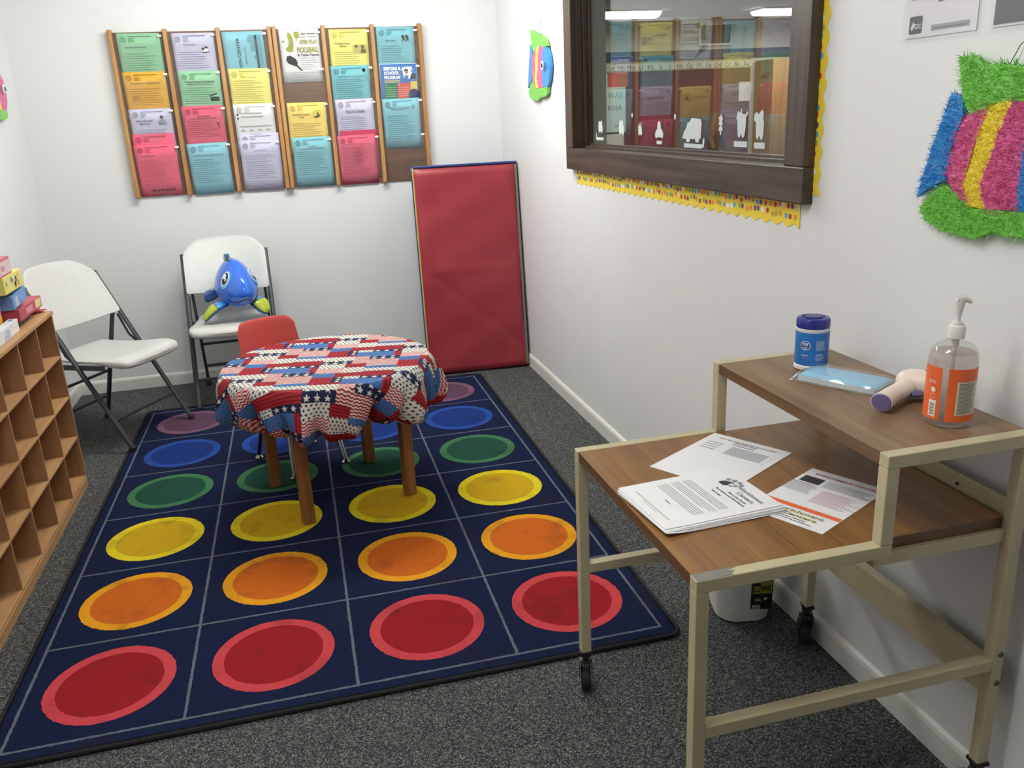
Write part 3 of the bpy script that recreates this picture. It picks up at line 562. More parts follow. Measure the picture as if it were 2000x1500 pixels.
panel_mesh(0.0, PT, -PW / 2, PW / 2 - 0.012, 0.012, PH - 0.008, 1).build('panel', vin('96303a'), mat_, smooth=True, auto=60)['label'] = 'red vinyl front panel'
panel_mesh(PT + 0.002, 2 * PT, -PW / 2 - 0.004, PW / 2, 0.004, PH, 0.3).build('panel', vin('c8b13c'), mat_, smooth=True, auto=60)['label'] = 'yellow panel behind the red one'
panel_mesh(2 * PT + 0.002, 3 * PT, -PW / 2, PW / 2 + 0.006, 0.004, PH + 0.004, 0.3).build('panel', vin('6c7f5a'), mat_, smooth=True, auto=60)['label'] = 'dull green third panel'
panel_mesh(3 * PT + 0.002, 4 * PT, -PW / 2 - 0.004, PW / 2 + 0.006, 0.004, PH + 0.010, 0.3).build('panel', vin('2b3a78'), mat_, smooth=True, auto=60)['label'] = 'navy rear panel'
MB().box((-PW / 2, 0.012, PH - 0.004), (PW / 2 + 0.004, 4 * PT, PH + 0.009), T=T).build('top_flap', vin('2b3a78'), mat_, bevel=0.004)
MB().box((PW / 2 - 0.012, 0.012, 0.02), (PW / 2 + 0.003, 4 * PT - 0.002, PH - 0.01), T=T).build('side_mesh', M('77706a', 0.9, bmp=0.4, bs_=200), mat_, bevel=0.003)
# ================================================================ FOLDING CHAIRS
PLW = M('cfcfcb', 0.42, bmp=0.08, bs_=120, name='white_plastic'); STEEL = M('34383d', 0.42, spec=0.5, name='charcoal_steel')
def sellipse(t, a, b2, e=0.45):
    c, s = math.cos(t), math.sin(t)
    return (a * math.copysign(abs(c) ** e, c), b2 * math.copysign(abs(s) ** e, s))
def make_chair(label, loc, rz):
    t = thing('folding_chair', label, 'chair', loc, rz, 'white folding chairs by the back wall')
    # local: front is -Y, front feet at y=0, b = +y
    for s in (-1, 1):
        x = 0.224 * s
        m = MB(); m.tube([(x, 0.0, 0.023), (x, 0.23, 0.42), (x, 0.44, 0.795)], 0.0135, 10, flat=0.7); m.build('post', STEEL, t, smooth=True)
        m = MB(); m.tube([(x * 0.88, 0.505, 0.012), (x * 0.88, 0.45, 0.22), (x * 0.88, 0.345, 0.60)], 0.0125, 10, flat=0.7); m.build('rear_leg', STEEL, t, smooth=True)
        m = MB(); m.tube([(x * 0.96, 0.335, 0.575), (x * 0.97, 0.29, 0.47), (x * 0.97, 0.24, 0.425)], 0.006, 8); m.build('hinge_link', STEEL, t, smooth=True)
        m = MB(); m.bar((x * 0.97, 0.38, 0.412), (x * 0.97, 0.08, 0.418), 0.010, 0.026); m.build('seat_rail', STEEL, t, bevel=0.003)
        for yy, xx in ((0, x), (0.507, x * 0.88)):
            m = MB(); m.lathe([(0.010, 0.0), (0.0165, 0.002), (0.0165, 0.02), (0.012, 0.026)], 12, T=TR((xx, yy, 0.0115 if yy == 0 else 0))); m.build('foot_cap', M('1a1b1d', 0.6), t, smooth=True)
    MB().tube([(-0.224, 0.085, 0.155), (0.224, 0.085, 0.155)], 0.009, 8).build('crossbar', STEEL, t, smooth=True)
    MB().tube([(-0.197, 0.478, 0.13), (0.197, 0.478, 0.13)], 0.009, 8).build('crossbar', STEEL, t, smooth=True)
    MB().tube([(-0.197, 0.445, 0.27), (0.197, 0.445, 0.27)], 0.008, 8).build('crossbar', STEEL, t, smooth=True)
    # seat loft along y
    rings = []
    prof = [(-0.048, 0.165, 0.006, 0.424), (-0.044, 0.185, 0.016, 0.425), (-0.034, 0.200, 0.023, 0.428), (-0.015, 0.210, 0.026, 0.431), (0.015, 0.216, 0.026, 0.434), (0.05, 0.218, 0.023, 0.437), (0.10, 0.214, 0.015, 0.440), (0.17, 0.206, 0.010, 0.438), (0.25, 0.196, 0.010, 0.434), (0.33, 0.188, 0.010, 0.434), (0.39, 0.180, 0.010, 0.440), (0.415, 0.170, 0.008, 0.445), (0.422, 0.155, 0.004, 0.446)]
    for y, w_, h_, zc in prof:
        ring = []
        for k in range(36):
            a, b2 = sellipse(2 * PI * k / 36, w_, h_)
            dish = -0.008 * (1 - (a / w_) ** 2) if 0.03 < y < 0.4 else 0
            front = 0.028 * (a / 0.2) ** 2 if y < 0.02 else (0.028 * (a / 0.2) ** 2) * max(0, (0.12 - y) / 0.1)
            ring.append((a, y + front * 0.8, zc + b2 + dish))
        rings.append(ring)
    MB().loft(rings).build('seat', PLW, t, smooth=True, auto=50)
    # backrest: loft across x
    rings = []
    nx = 28
    for i in range(nx + 1):
        u = -1 + 2 * i / nx; x = 0.222 * u
        top = 0.872 - 0.016 * u * u - 0.058 * max(0, (abs(u) - 0.50) / 0.50) ** 2.4; bot = 0.585 + 0.012 * u * u - 0.006
        yc = 0.04 * (1 - u * u)
        ring = []
        for k in range(20):
            a, b2 = sellipse(2 * PI * k / 20, (top - bot) / 2, 0.011 * (0.55 + 0.45 * min(1, (1 - abs(u)) * 12)), 0.5)
            z = (top + bot) / 2 + a; y = 0.325 + (z - 0.60) * 0.56 + yc + b2
            ring.append((x, y, z))
        rings.append(ring)
    MB().loft(rings).build('backrest', PLW, t, smooth=True, auto=50)
    return t
make_chair('white folding chair turned sideways at the end of the cubby shelf', ((-2.168 - 1.94) / 2, (-1.13 - 0.745) / 2, 0.0), math.radians(59.35))
make_chair('white folding chair against the back wall holding the blue inflatable fish', (-1.686, -0.609, 0.0), math.radians(1.5))
# ================================================================ INFLATABLE FISH TOY
toy = thing('inflatable_fish', 'blue inflatable fish toy with yellow fins sitting on a folding chair', 'inflatable toy', (-1.650, -0.355, 0.454), math.radians(17))
BL = M('2f6fe0', 0.16, bmp=0.10, bs_=22, spec=0.6, coat=0.5, name='blue_vinyl')
rings = []
for i in range(29):
    v = i / 28; y = -0.215 + 0.42 * v
    s = math.sin(PI * min(1, v * 1.02 + 0.0)) ** 0.55 if v < 0.5 else math.sin(PI * v) ** 0.75
    s = max(s, 0.02)
    ring = []
    for k in range(36):
        a = 2 * PI * k / 36; cx_, sz = math.cos(a), math.sin(a)
        rx = 0.118 * s; rz_ = (0.150 if sz > 0 else 0.112) * s
        x = rx * cx_ * (1 - 0.30 * max(0, sz)) * (1 - 0.05 * math.cos(2 * a))
        z = rz_ * sz
        # forehead seam puckers
        if abs(cx_) < 0.10 and sz > 0: z += 0.003 * math.sin(90 * y)
        ring.append((x, y, 0.158 + z + 0.03 * v))
    rings.append(ring)
mb = MB().loft(rings); mb.build('body', BL, toy, smooth=True, auto=70)
from mathutils.bvhtree import BVHTree
bvh = BVHTree.FromPolygons([Vector(q) for q in mb.v], mb.f)
def front(x, z):
    h = bvh.ray_cast(Vector((x, -1, z)), Vector((0, 1, 0)))
    return h[0] if h[0] is not None else Vector((x, 0, z))
m = MB(); pts = [front(x, 0.112 + 0.010 * math.cos(x * 55) + 2.2 * x * x) + Vector((0, -0.0015, 0)) for x in np.linspace(-0.082, 0.082, 25)]
m.tube(pts, 0.0030, 6); m.build('mouth_line', M('101a3a', 0.4), toy, smooth=True)
def eye(side):
    mbx = MB()
    h_ = bvh.ray_cast(Vector((0.5 * side, -0.45, 0.25)), (Vector((0.0, -0.05, 0.228)) - Vector((0.5 * side, -0.45, 0.25))).normalized()); c = h_[0] - 0.006 * Vector((0.7 * side, -0.5, 0.2)); n = (h_[1] * (1 if h_[1].x * side > 0 else -1)).normalized()
    q = Vector((0, 0, 1)); a = n.cross(q).normalized(); b2 = a.cross(n)
    for off, rx_, rz_, mi, dx, dz in ((0.007, 0.036, 0.050, 0, 0, -0.006), (0.0095, 0.028, 0.040, 1, 0, 0), (0.0115, 0.021, 0.034, 2, 0, 0), (0.0130, 0.011, 0.015, 3, 0.006, 0.012), (0.0130, 0.006, 0.008, 3, -0.008, -0.006)):
        ring = [tuple(c + n * off + a * (rx_ * math.cos(2 * PI * k / 20) + dx) + b2 * (rz_ * math.sin(2 * PI * k / 20) + dz)) for k in range(20)]
        ring2 = [tuple(c + n * (off - 0.014) + a * (rx_ * 1.05 * math.cos(2 * PI * k / 20) + dx) + b2 * (rz_ * 1.05 * math.sin(2 * PI * k / 20) + dz)) for k in range(20)]
        mbx.loft([ring2, ring], mi)
    mbx.build('eye', [M('6fb0e8', 0.3), M('e8eef4', 0.3), M('15181f', 0.2), M('f2f6fa', 0.3)], toy, smooth=True)
eye(-1); eye(1)
def flipper(side):
    mb1, mb2 = MB(), MB()
    root = Vector((0.075 * side, -0.05, 0.095)); tip = Vector((0.128, -0.118, 0.022)) if side > 0 else Vector((-0.205, -0.040, 0.016))
    ps, rs = [], []
    for k in range(13):
        u = k / 12; p = root.lerp(tip, u) + Vector((0, 0, 0.018 * math.sin(PI * u))); w_ = 0.026 + 0.030 * math.sin(PI * min(1, u * 0.95 + 0.05)) if u < 0.97 else 0.012
        ps.append(p); rs.append(w_)
    d = (tip - root).normalized(); a = d.cross(Vector((0, 0, 1))).normalized(); b2 = a.cross(d)
    rings = [[tuple(p + a * r_ * math.cos(t_) + b2 * r_ * 0.42 * math.sin(t_)) for t_ in [2 * PI * q / 16 for q in range(16)]] for p, r_ in zip(ps, rs)]
    mb1.loft(rings[:6]); mb1.build('fin_root', M('3f97dc', 0.2, coat=0.4), toy, smooth=True, auto=80)
    mb2.loft(rings[5:]); mb2.build('fin', M('b9c83a', 0.25, coat=0.4, bmp=0.3, bs_=40, name='lime_vinyl'), toy, smooth=True, auto=80)
    m3 = MB(); m3.loft([[tuple(Vector(q) + (b2 * -0.004)) for q in [p - a * r_ * 1.15 - b2 * 0.004, p + a * r_ * 1.15 - b2 * 0.004, p + a * r_ * 1.15 - b2 * 0.010, p - a * r_ * 1.15 - b2 * 0.010]] for p, r_ in zip(ps, rs)]); m3.build('fin_underside', M('24489e', 0.3), toy)
    m4 = MB(); m4.tube(rings[5] + rings[5][:1], 0.0018, 5); m4.build('fin_seam', M('101a3a', 0.4), toy)
flipper(-1); flipper(1)
m = MB(); m.loft([[(0.014 * math.cos(t_) - 0.020, 0.0 + 0.060 * s_ * math.sin(t_) + 0.02, z + 0.012) for t_ in [2 * PI * q / 14 for q in range(14)]] for z, s_ in ((0.27, 1.0), (0.30, 1.0), (0.318, 0.85), (0.330, 0.6), (0.336, 0.25))]); m.build('top_fin', M('235a78', 0.3, coat=0.4), toy, smooth=True)
m = MB(); m.loft([[(-0.05 - 0.09 * u, 0.13 + 0.02 * u, 0.14 + h_ * math.sin(t_)) if 0 else (-0.05 - 0.10 * u + 0.004 * math.cos(t_), 0.12 + 0.010 * math.cos(t_), 0.135 - 0.03 * u + h_ * math.sin(t_)) for t_ in [2 * PI * q / 12 for q in range(12)]] for u, h_ in ((0, 0.02), (0.5, 0.035), (0.9, 0.032), (1.0, 0.02))]); m.build('tail_fin', M('39569a', 0.3, coat=0.4), toy, smooth=True)
# ================================================================ CHILD TABLE, CLOTH, RED CHAIR
TWOOD = wood('honey_maple_leg', '724828', '98673b', 'Z', 0.8, 0.4)
TCX, TCY, TZ = -1.240, -1.936, 0.572
tb = thing('toddler_table', 'low round wooden childrens table under a stars and stripes cloth', 'table', (TCX, TCY, 0.011), math.radians(17))
MB().lathe([(0.0, 0.535), (0.385, 0.535), (0.395, 0.540), (0.397, 0.548), (0.395, 0.556), (0.0, 0.556)], 64).build('tabletop', wood('table_top_wood', '8a5a30', 'b07f4c', 'X', 0.5), tb, smooth=True)
for sx in (-1, 1):
    for sy in (-1, 1):
        MB().box((sx * 0.213 - 0.022, sy * 0.213 - 0.022, 0), (sx * 0.213 + 0.022, sy * 0.213 + 0.022, 0.535)).build('leg', TWOOD, tb, bevel=0.004)
MB().box((-0.20, -0.225, 0.46), (0.20, -0.205, 0.535)).box((-0.20, 0.205, 0.46), (0.20, 0.225, 0.535)).box((-0.225, -0.19, 0.46), (-0.205, 0.19, 0.535)).box((0.205, -0.19, 0.46), (0.225, 0.19, 0.535)).build('apron', TWOOD, tb)
def star_mask(x, y, s):
    r = np.hypot(x, y); a = np.arctan2(x, y); k = np.abs((a + PI / 5) % (2 * PI / 5) - PI / 5)
    px, py = r * np.cos(k), r * np.sin(k); R0 = s; r0 = 0.40 * s; x2, y2 = r0 * math.cos(PI / 5), r0 * math.sin(PI / 5)
    return ((x2 - R0) * (py - 0) - (y2 - 0) * (px - R0)) > 0
def paint_cloth(u, v):
    c = np.zeros((u.size, 3)); W_, H_ = 0.30, 0.36
    ti = np.floor(u / W_); vv = v + ti * 0.17; tj = np.floor(vv / H_); a = u - ti * W_; b2 = vv - tj * H_
    white = np.array(lin('d6d3ca')[:3]); red = np.array(lin('a3242e')[:3]); dred = np.array(lin('6c1a20')[:3]); blue = np.array(lin('4a70a8')[:3]); dblue = np.array(lin('3a5a90')[:3]); navy = np.array(lin('1f2444')[:3]); blk = np.array(lin('1c1e30')[:3])
    c[:] = white
    def rep_star(m, x0, y0, px, py, s, col, brick=True):
        xx = a[m] - x0; yy = b2[m] - y0; j = np.floor(yy / py); xs = (xx + (px / 2) * (j % 2) * brick) % px - px / 2; ys = yy % py - py / 2
        k = star_mask(xs, ys, s); idx = np.where(m)[0][k]; c[idx] = col
    rects = [('redh', 0, 0, .12, .06), ('navy3', .12, 0, .24, .042), ('wst', .12, .042, .24, .10), ('redh', .12, .10, .24, .12), ('wavy', .24, 0, .30, .10), ('wst', 0, .06, .12, .10), ('blue', 0, .10, .12, .13), ('blue', .24, .10, .30, .16),
             ('redv', .12, .12, .20, .19), ('wavy', 0, .13, .12, .22), ('navy2', .20, .12, .24, .19), ('wst', .24, .16, .30, .19), ('redh', .20, .19, .30, .24), ('blue', .12, .19, .20, .24),
             ('navy3', 0, .22, .12, .262), ('zig', .12, .24, .22, .30), ('wst', .22, .24, .30, .31), ('blue', 0, .262, .09, .33), ('redv', .09, .262, .12, .33), ('wst', .12, .30, .22, .36), ('redh', .22, .31, .30, .36), ('navy3', 0, .33, .12, .36)]
    for kind, x0, y0, x1, y1 in rects:
        m = (a >= x0) & (a < x1) & (b2 >= y0) & (b2 < y1)
        if kind == 'wst': c[m] = white; rep_star(m, x0, y0, .0175, .0150, .0074, blk)
        elif kind == 'blue': c[m] = blue; rep_star(m, x0, y0, .014, .012, .0052, dblue * 0.65)
        elif kind == 'redh': c[m] = red; q = m & (((b2 - y0) % .012) > .007); c[q] = dred
        elif kind == 'redv': c[m] = red; q = m & (((a - x0) % .0145) > .009); c[q] = dred
        elif kind == 'wavy': c[m] = white; q = m & (((b2 - y0 + .0022 * np.sin(a * 2 * PI / .022)) % .0125) > .0056); c[q] = red
        elif kind == 'zig': c[m] = white; q = m & (((b2 - y0 + .0042 * np.abs(((a / .013) % 2) - 1) * 2) % .0125) > .0062); c[q] = red * 1.15
        elif kind == 'navy3': c[m] = navy; rep_star(m, x0, y0, .0365, .028, .0135, white, False)
        elif kind == 'navy2': c[m] = navy; rep_star(m, x0, y0, .050, .0225, .0115, white, False)
    return c
def build_cloth():
    nth, ra, rb = 1150, 190, 120
    th = np.linspace(0, 2 * PI, nth, endpoint=False)
    r0 = 0.400
    drop = 0.210 + 0.020 * np.cos(2 * (th + 0.5)) + 0.018 * np.sin(3 * th + 1.2) + 0.014 * np.sin(7 * th) + 0.006 * np.sin(13 * th + 2)
    X, Y, Z, U, V = [], [], [], [], []
    tucks = [(-134, .075, .085), (-119, .05, .05), (-96, .04, .05), (-66, .075, .06), (-50, .045, .045), (-33, .085, .07), (-8, .05, .06), (22, .06, .06), (55, .06, .07), (95, .06, .06), (130, .07, .07), (160, .06, .06), (-164, .075, .07), (-150, .04, .045)]
    def tuck(s_):
        f = np.zeros(nth)
        for a_, d_, w_ in tucks:
            a0_ = math.radians(a_) + 0.10 * s_ * (1 if int(a_) % 2 else -1); dd_ = (th - a0_ + PI) % (2 * PI) - PI
            f += d_ * np.exp(-(dd_ / w_) ** 2) / (1 + 0 * dd_)
        return f
    tk = tuck(0.5); drop = drop + 0.014 - 0.50 * tk
    sq = lambda a: 1 - 2 * np.abs(np.sin(a / 2)) ** 0.8
    wave = 0.040 * sq(7 * th + 0.9 * np.sin(2 * th)) + 0.020 * sq(15 * th + 1.6 * np.sin(3 * th) + 1.0) + 0.006 * np.sin(31 * th + 2.0)
    for i in range(ra):
        r = r0 * i / (ra - 1) * 0.999 + 0.0004
        z = TZ + 0.0005 * np.sin(th * 3 + r * 40) * (r / r0)
        X.append(r * np.cos(th)); Y.append(r * np.sin(th)); Z.append(np.full(nth, 0.0) + z); U.append(r * np.cos(th)); V.append(r * np.sin(th))
    for j in range(1, rb + 1):
        s = j / rb; d = drop * s
        # quarter round over the edge, fall, tuck under near the hem
        ro = r0 + 0.016 * (1 - np.exp(-d / 0.012)) + wave * np.clip(s * 1.25, 0, 1) ** 1.2 + 0.030 * np.sin(PI * np.clip(s, 0, 1) ** 1.1) - 0.060 * np.clip((s - 0.66) / 0.34, 0, 1) ** 1.6 - tuck(s) * np.clip(s * 1.3 - 0.12, 0, 1) ** 1.1
        z = TZ - 0.006 * (1 - np.exp(-d / 0.01)) - d * (1 - 0.10 * np.clip((s - 0.85) / 0.15, 0, 1)) + 0.007 * np.sin(19 * th + 6 * s) * s * np.clip(1.2 - s, 0, 1)
        arc = r0 + d * 1.06
        X.append(ro * np.cos(th)); Y.append(ro * np.sin(th)); Z.append(z); U.append(arc * np.cos(th)); V.append(arc * np.sin(th))
    X, Y, Z, U, V = (np.concatenate(q) for q in (X, Y, Z, U, V))
    nr = ra + rb; me = bpy.data.meshes.new('tablecloth')
    co = np.stack([X, Y, Z], 1); i = np.arange(nr - 1)[:, None] * nth; j = np.arange(nth)[None, :]; k = (j + 1) % nth
    faces = np.stack([i + j, i + nth + j, i + nth + k, i + k], -1).reshape(-1, 4)
    me.vertices.add(len(co)); me.vertices.foreach_set('co', co.ravel())
    me.loops.add(faces.size); me.polygons.add(len(faces)); me.loops.foreach_set('vertex_index', faces.ravel())
    me.polygons.foreach_set('loop_start', np.arange(0, faces.size, 4)); me.polygons.foreach_set('loop_total', np.full(len(faces), 4)); me.update(calc_edges=True)
    ang = math.radians(14.0); u = U * math.cos(ang) - V * math.sin(ang) + 0.13; v = U * math.sin(ang) + V * math.cos(ang) + 0.07
    col = paint_cloth(u, v); hem = np.zeros(len(co), bool); hem[-nth * 3:] = True; col[hem] = lin('cfcac0')[:3]
    rgba = np.concatenate([col, np.ones((len(co), 1))], 1)
    at = me.color_attributes.new('pattern', 'FLOAT_COLOR', 'POINT'); at.data.foreach_set('color', rgba.ravel().astype(np.float32))
    m, nt, b = new_mat('printed_cotton'); ca = N(nt, 'ShaderNodeVertexColor'); ca.layer_name = 'pattern'
    nt.links.new(ca.outputs[0], b.inputs['Base Color']); b.inputs['Roughness'].default_value = 0.8; b.inputs['Specular IOR Level'].default_value = 0.2
    bump(nt, b, noise(nt, coords(nt), 900, 2), 0.15, 0.0006)
    me.materials.append(m); me.polygons.foreach_set('use_smooth', np.ones(len(faces), bool))
    o = bpy.data.objects.new('tablecloth', me); COL.objects.link(o); o.location = (TCX, TCY, 0.0)
    return tag(o, 'patchwork stars and stripes tablecloth draped over the round childrens table', 'tablecloth')
build_cloth()
rc = thing('child_chair', 'red plastic childrens chair tucked behind the round table', 'chair', (-1.385, -1.55, 0.011), math.radians(25))
RED = M('c2453f', 0.45, bmp=0.12, bs_=300, name='red_plastic'); CHROME = M('b9b8b4', 0.22, 1.0, name='chrome'); 
rings = []
for i in range(21):
    u = -1 + 2 * i / 20; top = 0.625 - 0.004 * u * u - 0.03 * max(0, (abs(u) - 0.78) / 0.22) ** 2; bot = 0.36
    ring = []
    for k in range(16):
        a, b2 = sellipse(2 * PI * k / 16, (top - bot) / 2, 0.006, 0.5); z = (top + bot) / 2 + a
        ring.append((0.135 * u * (1 - 0.10 * (1 - (z - bot) / (top - bot)) * -1), 0.165 + (z - 0.36) * 0.22 + 0.035 * (1 - u * u) + b2, z))
    rings.append(ring)
MB().loft(rings).build('backrest', RED, rc, smooth=True, auto=50)
rings = []
for y, w_, z in ((-0.15, 0.12, 0.325), (-0.14, 0.140, 0.335), (-0.05, 0.148, 0.332), (0.06, 0.148, 0.326), (0.13, 0.145, 0.330), (0.175, 0.138, 0.350), (0.195, 0.134, 0.385)):
    rings.append([(sellipse(2 * PI * k / 20, w_, 0.006)[0], y, z + sellipse(2 * PI * k / 20, w_, 0.006)[1]) for k in range(20)])
MB().loft(rings).build('seat', RED, rc, smooth=True, auto=50)
for sx in (-1, 1):
    MB().tube([(sx * 0.10, 0.10, 0.32), (sx * 0.135, 0.17, 0.02)], 0.009, 10).build('leg', M('23262b', 0.4), rc, smooth=True)
    m = MB(); m.tube([(sx * 0.10, -0.09, 0.32), (sx * 0.13, -0.17, 0.02)], 0.0055, 8); m.tube([(sx * 0.088, -0.09, 0.32), (sx * 0.118, -0.17, 0.02)], 0.0055, 8); m.build('leg', CHROME, rc, smooth=True)
    for yy in (0.17, -0.17):
        MB().lathe([(0.006, 0.024), (0.010, 0.018), (0.019, 0.008), (0.019, 0.001), (0.0, 0.0)], 14, T=TR((sx * (0.135 if yy > 0 else 0.124), yy, 0))).build('glide', CHROME, rc, smooth=True)
# ================================================================ CUBBY SHELF
SHW = wood('birch_plywood', 'a67b50', 'c89d6c', 'Y', 0.6, 0.5, cont=0.8)
SHV = wood('birch_plywood_side', '94694a', 'b58a60', 'Z', 0.6, 0.5, cont=0.8)
cb = thing('cubby_shelf', 'low honey wood cubby shelf with square cells along the left wall', 'shelf', (-2.31, -1.447, 0))
NC = 6; PIT = 0.247; RPT = 0.1795; SH = 0.778; DEP = 0.305; Z0 = 0.045
Lg = NC * PIT
TK = 0.013
MB().box((-DEP, -Lg - TK, SH - 0.016), (0.004, 0.004, SH)).build('top', SHW, cb, bevel=0.002)
MB().box((-DEP, -TK, 0), (0, 0, SH - 0.016)).build('side_panel', SHV, cb, bevel=0.0015); MB().box((-DEP, -Lg - TK, 0), (0, -Lg, SH - 0.016)).build('side_panel', SHV, cb, bevel=0.0015)
MB().box((-DEP, -Lg, 0.0), (-DEP + 0.006, -TK, SH - 0.016)).build('back_panel', SHV, cb)
MB().box((-0.02, -Lg, 0), (0.0015, -TK, Z0 - 0.0105)).build('base', SHW, cb)
for r_ in range(4):
    zz = Z0 + r_ * RPT; MB().box((-DEP + 0.006, -Lg, zz - 0.010 if r_ == 0 else zz - 0.006), (-0.001, -TK, zz if r_ == 0 else zz + 0.004)).build('shelf_board', SHW, cb, bevel=0.001)
for c in range(1, NC):
    MB().box((-DEP + 0.006, -c * PIT - 0.011, Z0), (-0.002, -c * PIT - 0.002, SH - 0.016)).build('divider', SHV, cb, bevel=0.001)
# ---- toys and boxes on the cubby shelf
def carton(name, label, loc, rz, lx, ly, lz, col, deco=None, group='boxes stacked on the cubby shelf', tilt=0):
    t = thing(name, label, 'box', loc, rot=(tilt, 0, rz), group=group)
    MB().box((-lx, -ly, 0), (0, 0, lz)).build('carton', M(col, 0.45, var=0.03, vs=20), t, bevel=0.0015)
    if deco:
        mb = MB(); mats = deco(mb, lx, ly, lz); mb.build('print', mats, t)
    return t
FX = TR(rot=(PI / 2, 0, PI / 2))   # draws x->+y, y->+z on a face looking at +x
def face(mb, pts, m, T_=None): mb.add([(0.0006, y, z) for y, z in pts], [tuple(range(len(pts)))], m)
def rect_(mb, y0, z0, y1, z1, m, x=0.0006): mb.add([(x, y0, z0), (x, y1, z0), (x, y1, z1), (x, y0, z1)], [(0, 1, 2, 3)], m)
def d_red(mb, lx, ly, lz):
    rect_(mb, -ly * 0.30, lz * 0.15, -ly * 0.05, lz * 0.9, 1); rect_(mb, -ly * 0.72, lz * 0.25, -ly * 0.42, lz * 0.78, 0)
    return [M('d88f98', 0.6), M('ddcf98', 0.6)]
def d_blue(mb, lx, ly, lz):
    rect_(mb, -ly * 0.55, lz * 0.2, -ly * 0.15, lz * 0.75, 0); rect_(mb, -ly * 0.85, lz * 0.1, -ly * 0.62, lz * 0.8, 1); return [M('7f9fd0', 0.6), M('c3b5d2', 0.6)]
def d_yel(mb, lx, ly, lz):
    r2 = random.Random(5)
    for k in range(9):
        y = -ly * r2.uniform(0.1, 0.9); z = lz * r2.uniform(0.2, 0.8); s = r2.uniform(0.006, 0.016)
        face(mb, [(y + s * math.cos(a) * r2.uniform(0.6, 1.2), z + s * math.sin(a) * r2.uniform(0.6, 1.2)) for a in [2 * PI * q / 7 for q in range(7)]], k % 3)
    return [M('7d88a0', 0.6), M('c8a05a', 0.6), M('8aa078', 0.6)]
def d_top(mb, lx, ly, lz):
    mb.add([(-lx * 0.8, -ly * 0.8, lz + 6e-4), (-lx * 0.15, -ly * 0.8, lz + 6e-4), (-lx * 0.15, -ly * 0.12, lz + 6e-4), (-lx * 0.8, -ly * 0.12, lz + 6e-4)], [(0, 1, 2, 3)], 0)
    rect_(mb, -ly * 0.97, 0.006, -ly * 0.03, lz * 0.86, 1); rect_(mb, -ly * 0.6, lz * 0.3, -ly * 0.4, lz * 0.6, 2, 0.0012); rect_(mb, -ly * 0.85, lz * 0.2, -ly * 0.7, lz * 0.5, 3, 0.0012)
    return [M('eae6e4', 0.6), M('d9c3bf', 0.6), M('c98aa0', 0.6), M('a8a36a', 0.6)]
def d_white(mb, lx, ly, lz):
    face(mb, [(-ly * 0.75, 0.004), (-ly * 0.45, 0.004), (-ly * 0.42, lz * 0.7), (-ly * 0.6, lz * 0.8)], 0)
    mb.add([(0.012 * math.cos(a) * 0.8 - lx * 0.5, 0.035 * math.sin(a) * 0.5 - ly * 0.12, lz + 6e-4) for a in [2 * PI * q / 14 for q in range(14)]], [tuple(range(14))], 1); return [M('b9bdd8', 0.6), M('8089b8', 0.6)]
# lowest: open red tray box
carton('toy_box', 'red box at the bottom of the box stack on the cubby shelf', (-2.338, -1.452, 0.803), 0.0, 0.14, 0.305, 0.044, 'b84a5c', d_red)
carton('toy_box', 'blue box lying between the red and the yellow box', (-2.345, -1.600, 0.866), 0.0, 0.12, 0.178, 0.050, '6a9ad0', d_blue, tilt=0.08)
carton('toy_box', 'yellow box with small pictures, second from the top of the stack', (-2.340, -1.618, 0.9215), 0.0, 0.12, 0.235, 0.062, 'e0d878', d_yel)
carton('toy_box', 'white and red box on top of the box stack', (-2.345, -1.712, 0.9845), 0.0, 0.12, 0.20, 0.062, 'c66070', d_top)
tag(MB().prism(rrect(-0.09, -0.16, 0.07, 0.04, 0.02, 3), 0, 0.0215).build('game_board', M('2b302e', 0.6), loc=(-2.425, -1.60, 0.7795), bevel=0.002), 'dark flat box under the red box on the cubby shelf', 'box')
carton('tissue_box', 'white box with lilac marks in front of the yellow toy bucket', (-2.337, -1.80, 0.779), 0.02, 0.031, 0.27, 0.046, 'e4e6ea', d_white, group=None)
mb = MB(); mb.prism([(0, 0), (0.09, 0.02), (0.105, 0.045), (0.06, 0.075), (-0.01, 0.06)], 0, 0.004)
tag(mb.build('felt_shape', M('c0384a', 0.8), loc=(-2.422, -1.512, 0.7796), rot=(0.0, -0.05, 0.12)), 'flat red cut-out shape sticking out from under the red box', 'felt shape')
bk = thing('toy_bucket', 'pink and yellow plastic toy bucket with an orange lid on the cubby shelf', 'bucket', (-2.430, -1.828, 0.779)); bk.scale = (0.58, 0.58, 0.95)
MB().lathe([(0.0, 0), (0.075, 0.0), (0.082, 0.015), (0.088, 0.07)], 32).build('bucket_base', M('e8b93c', 0.3), bk, smooth=True)
MB().lathe([(0.088, 0.07), (0.092, 0.135), (0.0, 0.135)], 32).build('bucket_body', M('d8688e', 0.3), bk, smooth=True)
MB().lathe([(0.0, 0.135), (0.098, 0.135), (0.101, 0.150), (0.085, 0.170), (0.05, 0.185), (0.0, 0.187)], 32).build('lid', M('eda83e', 0.35), bk, smooth=True)
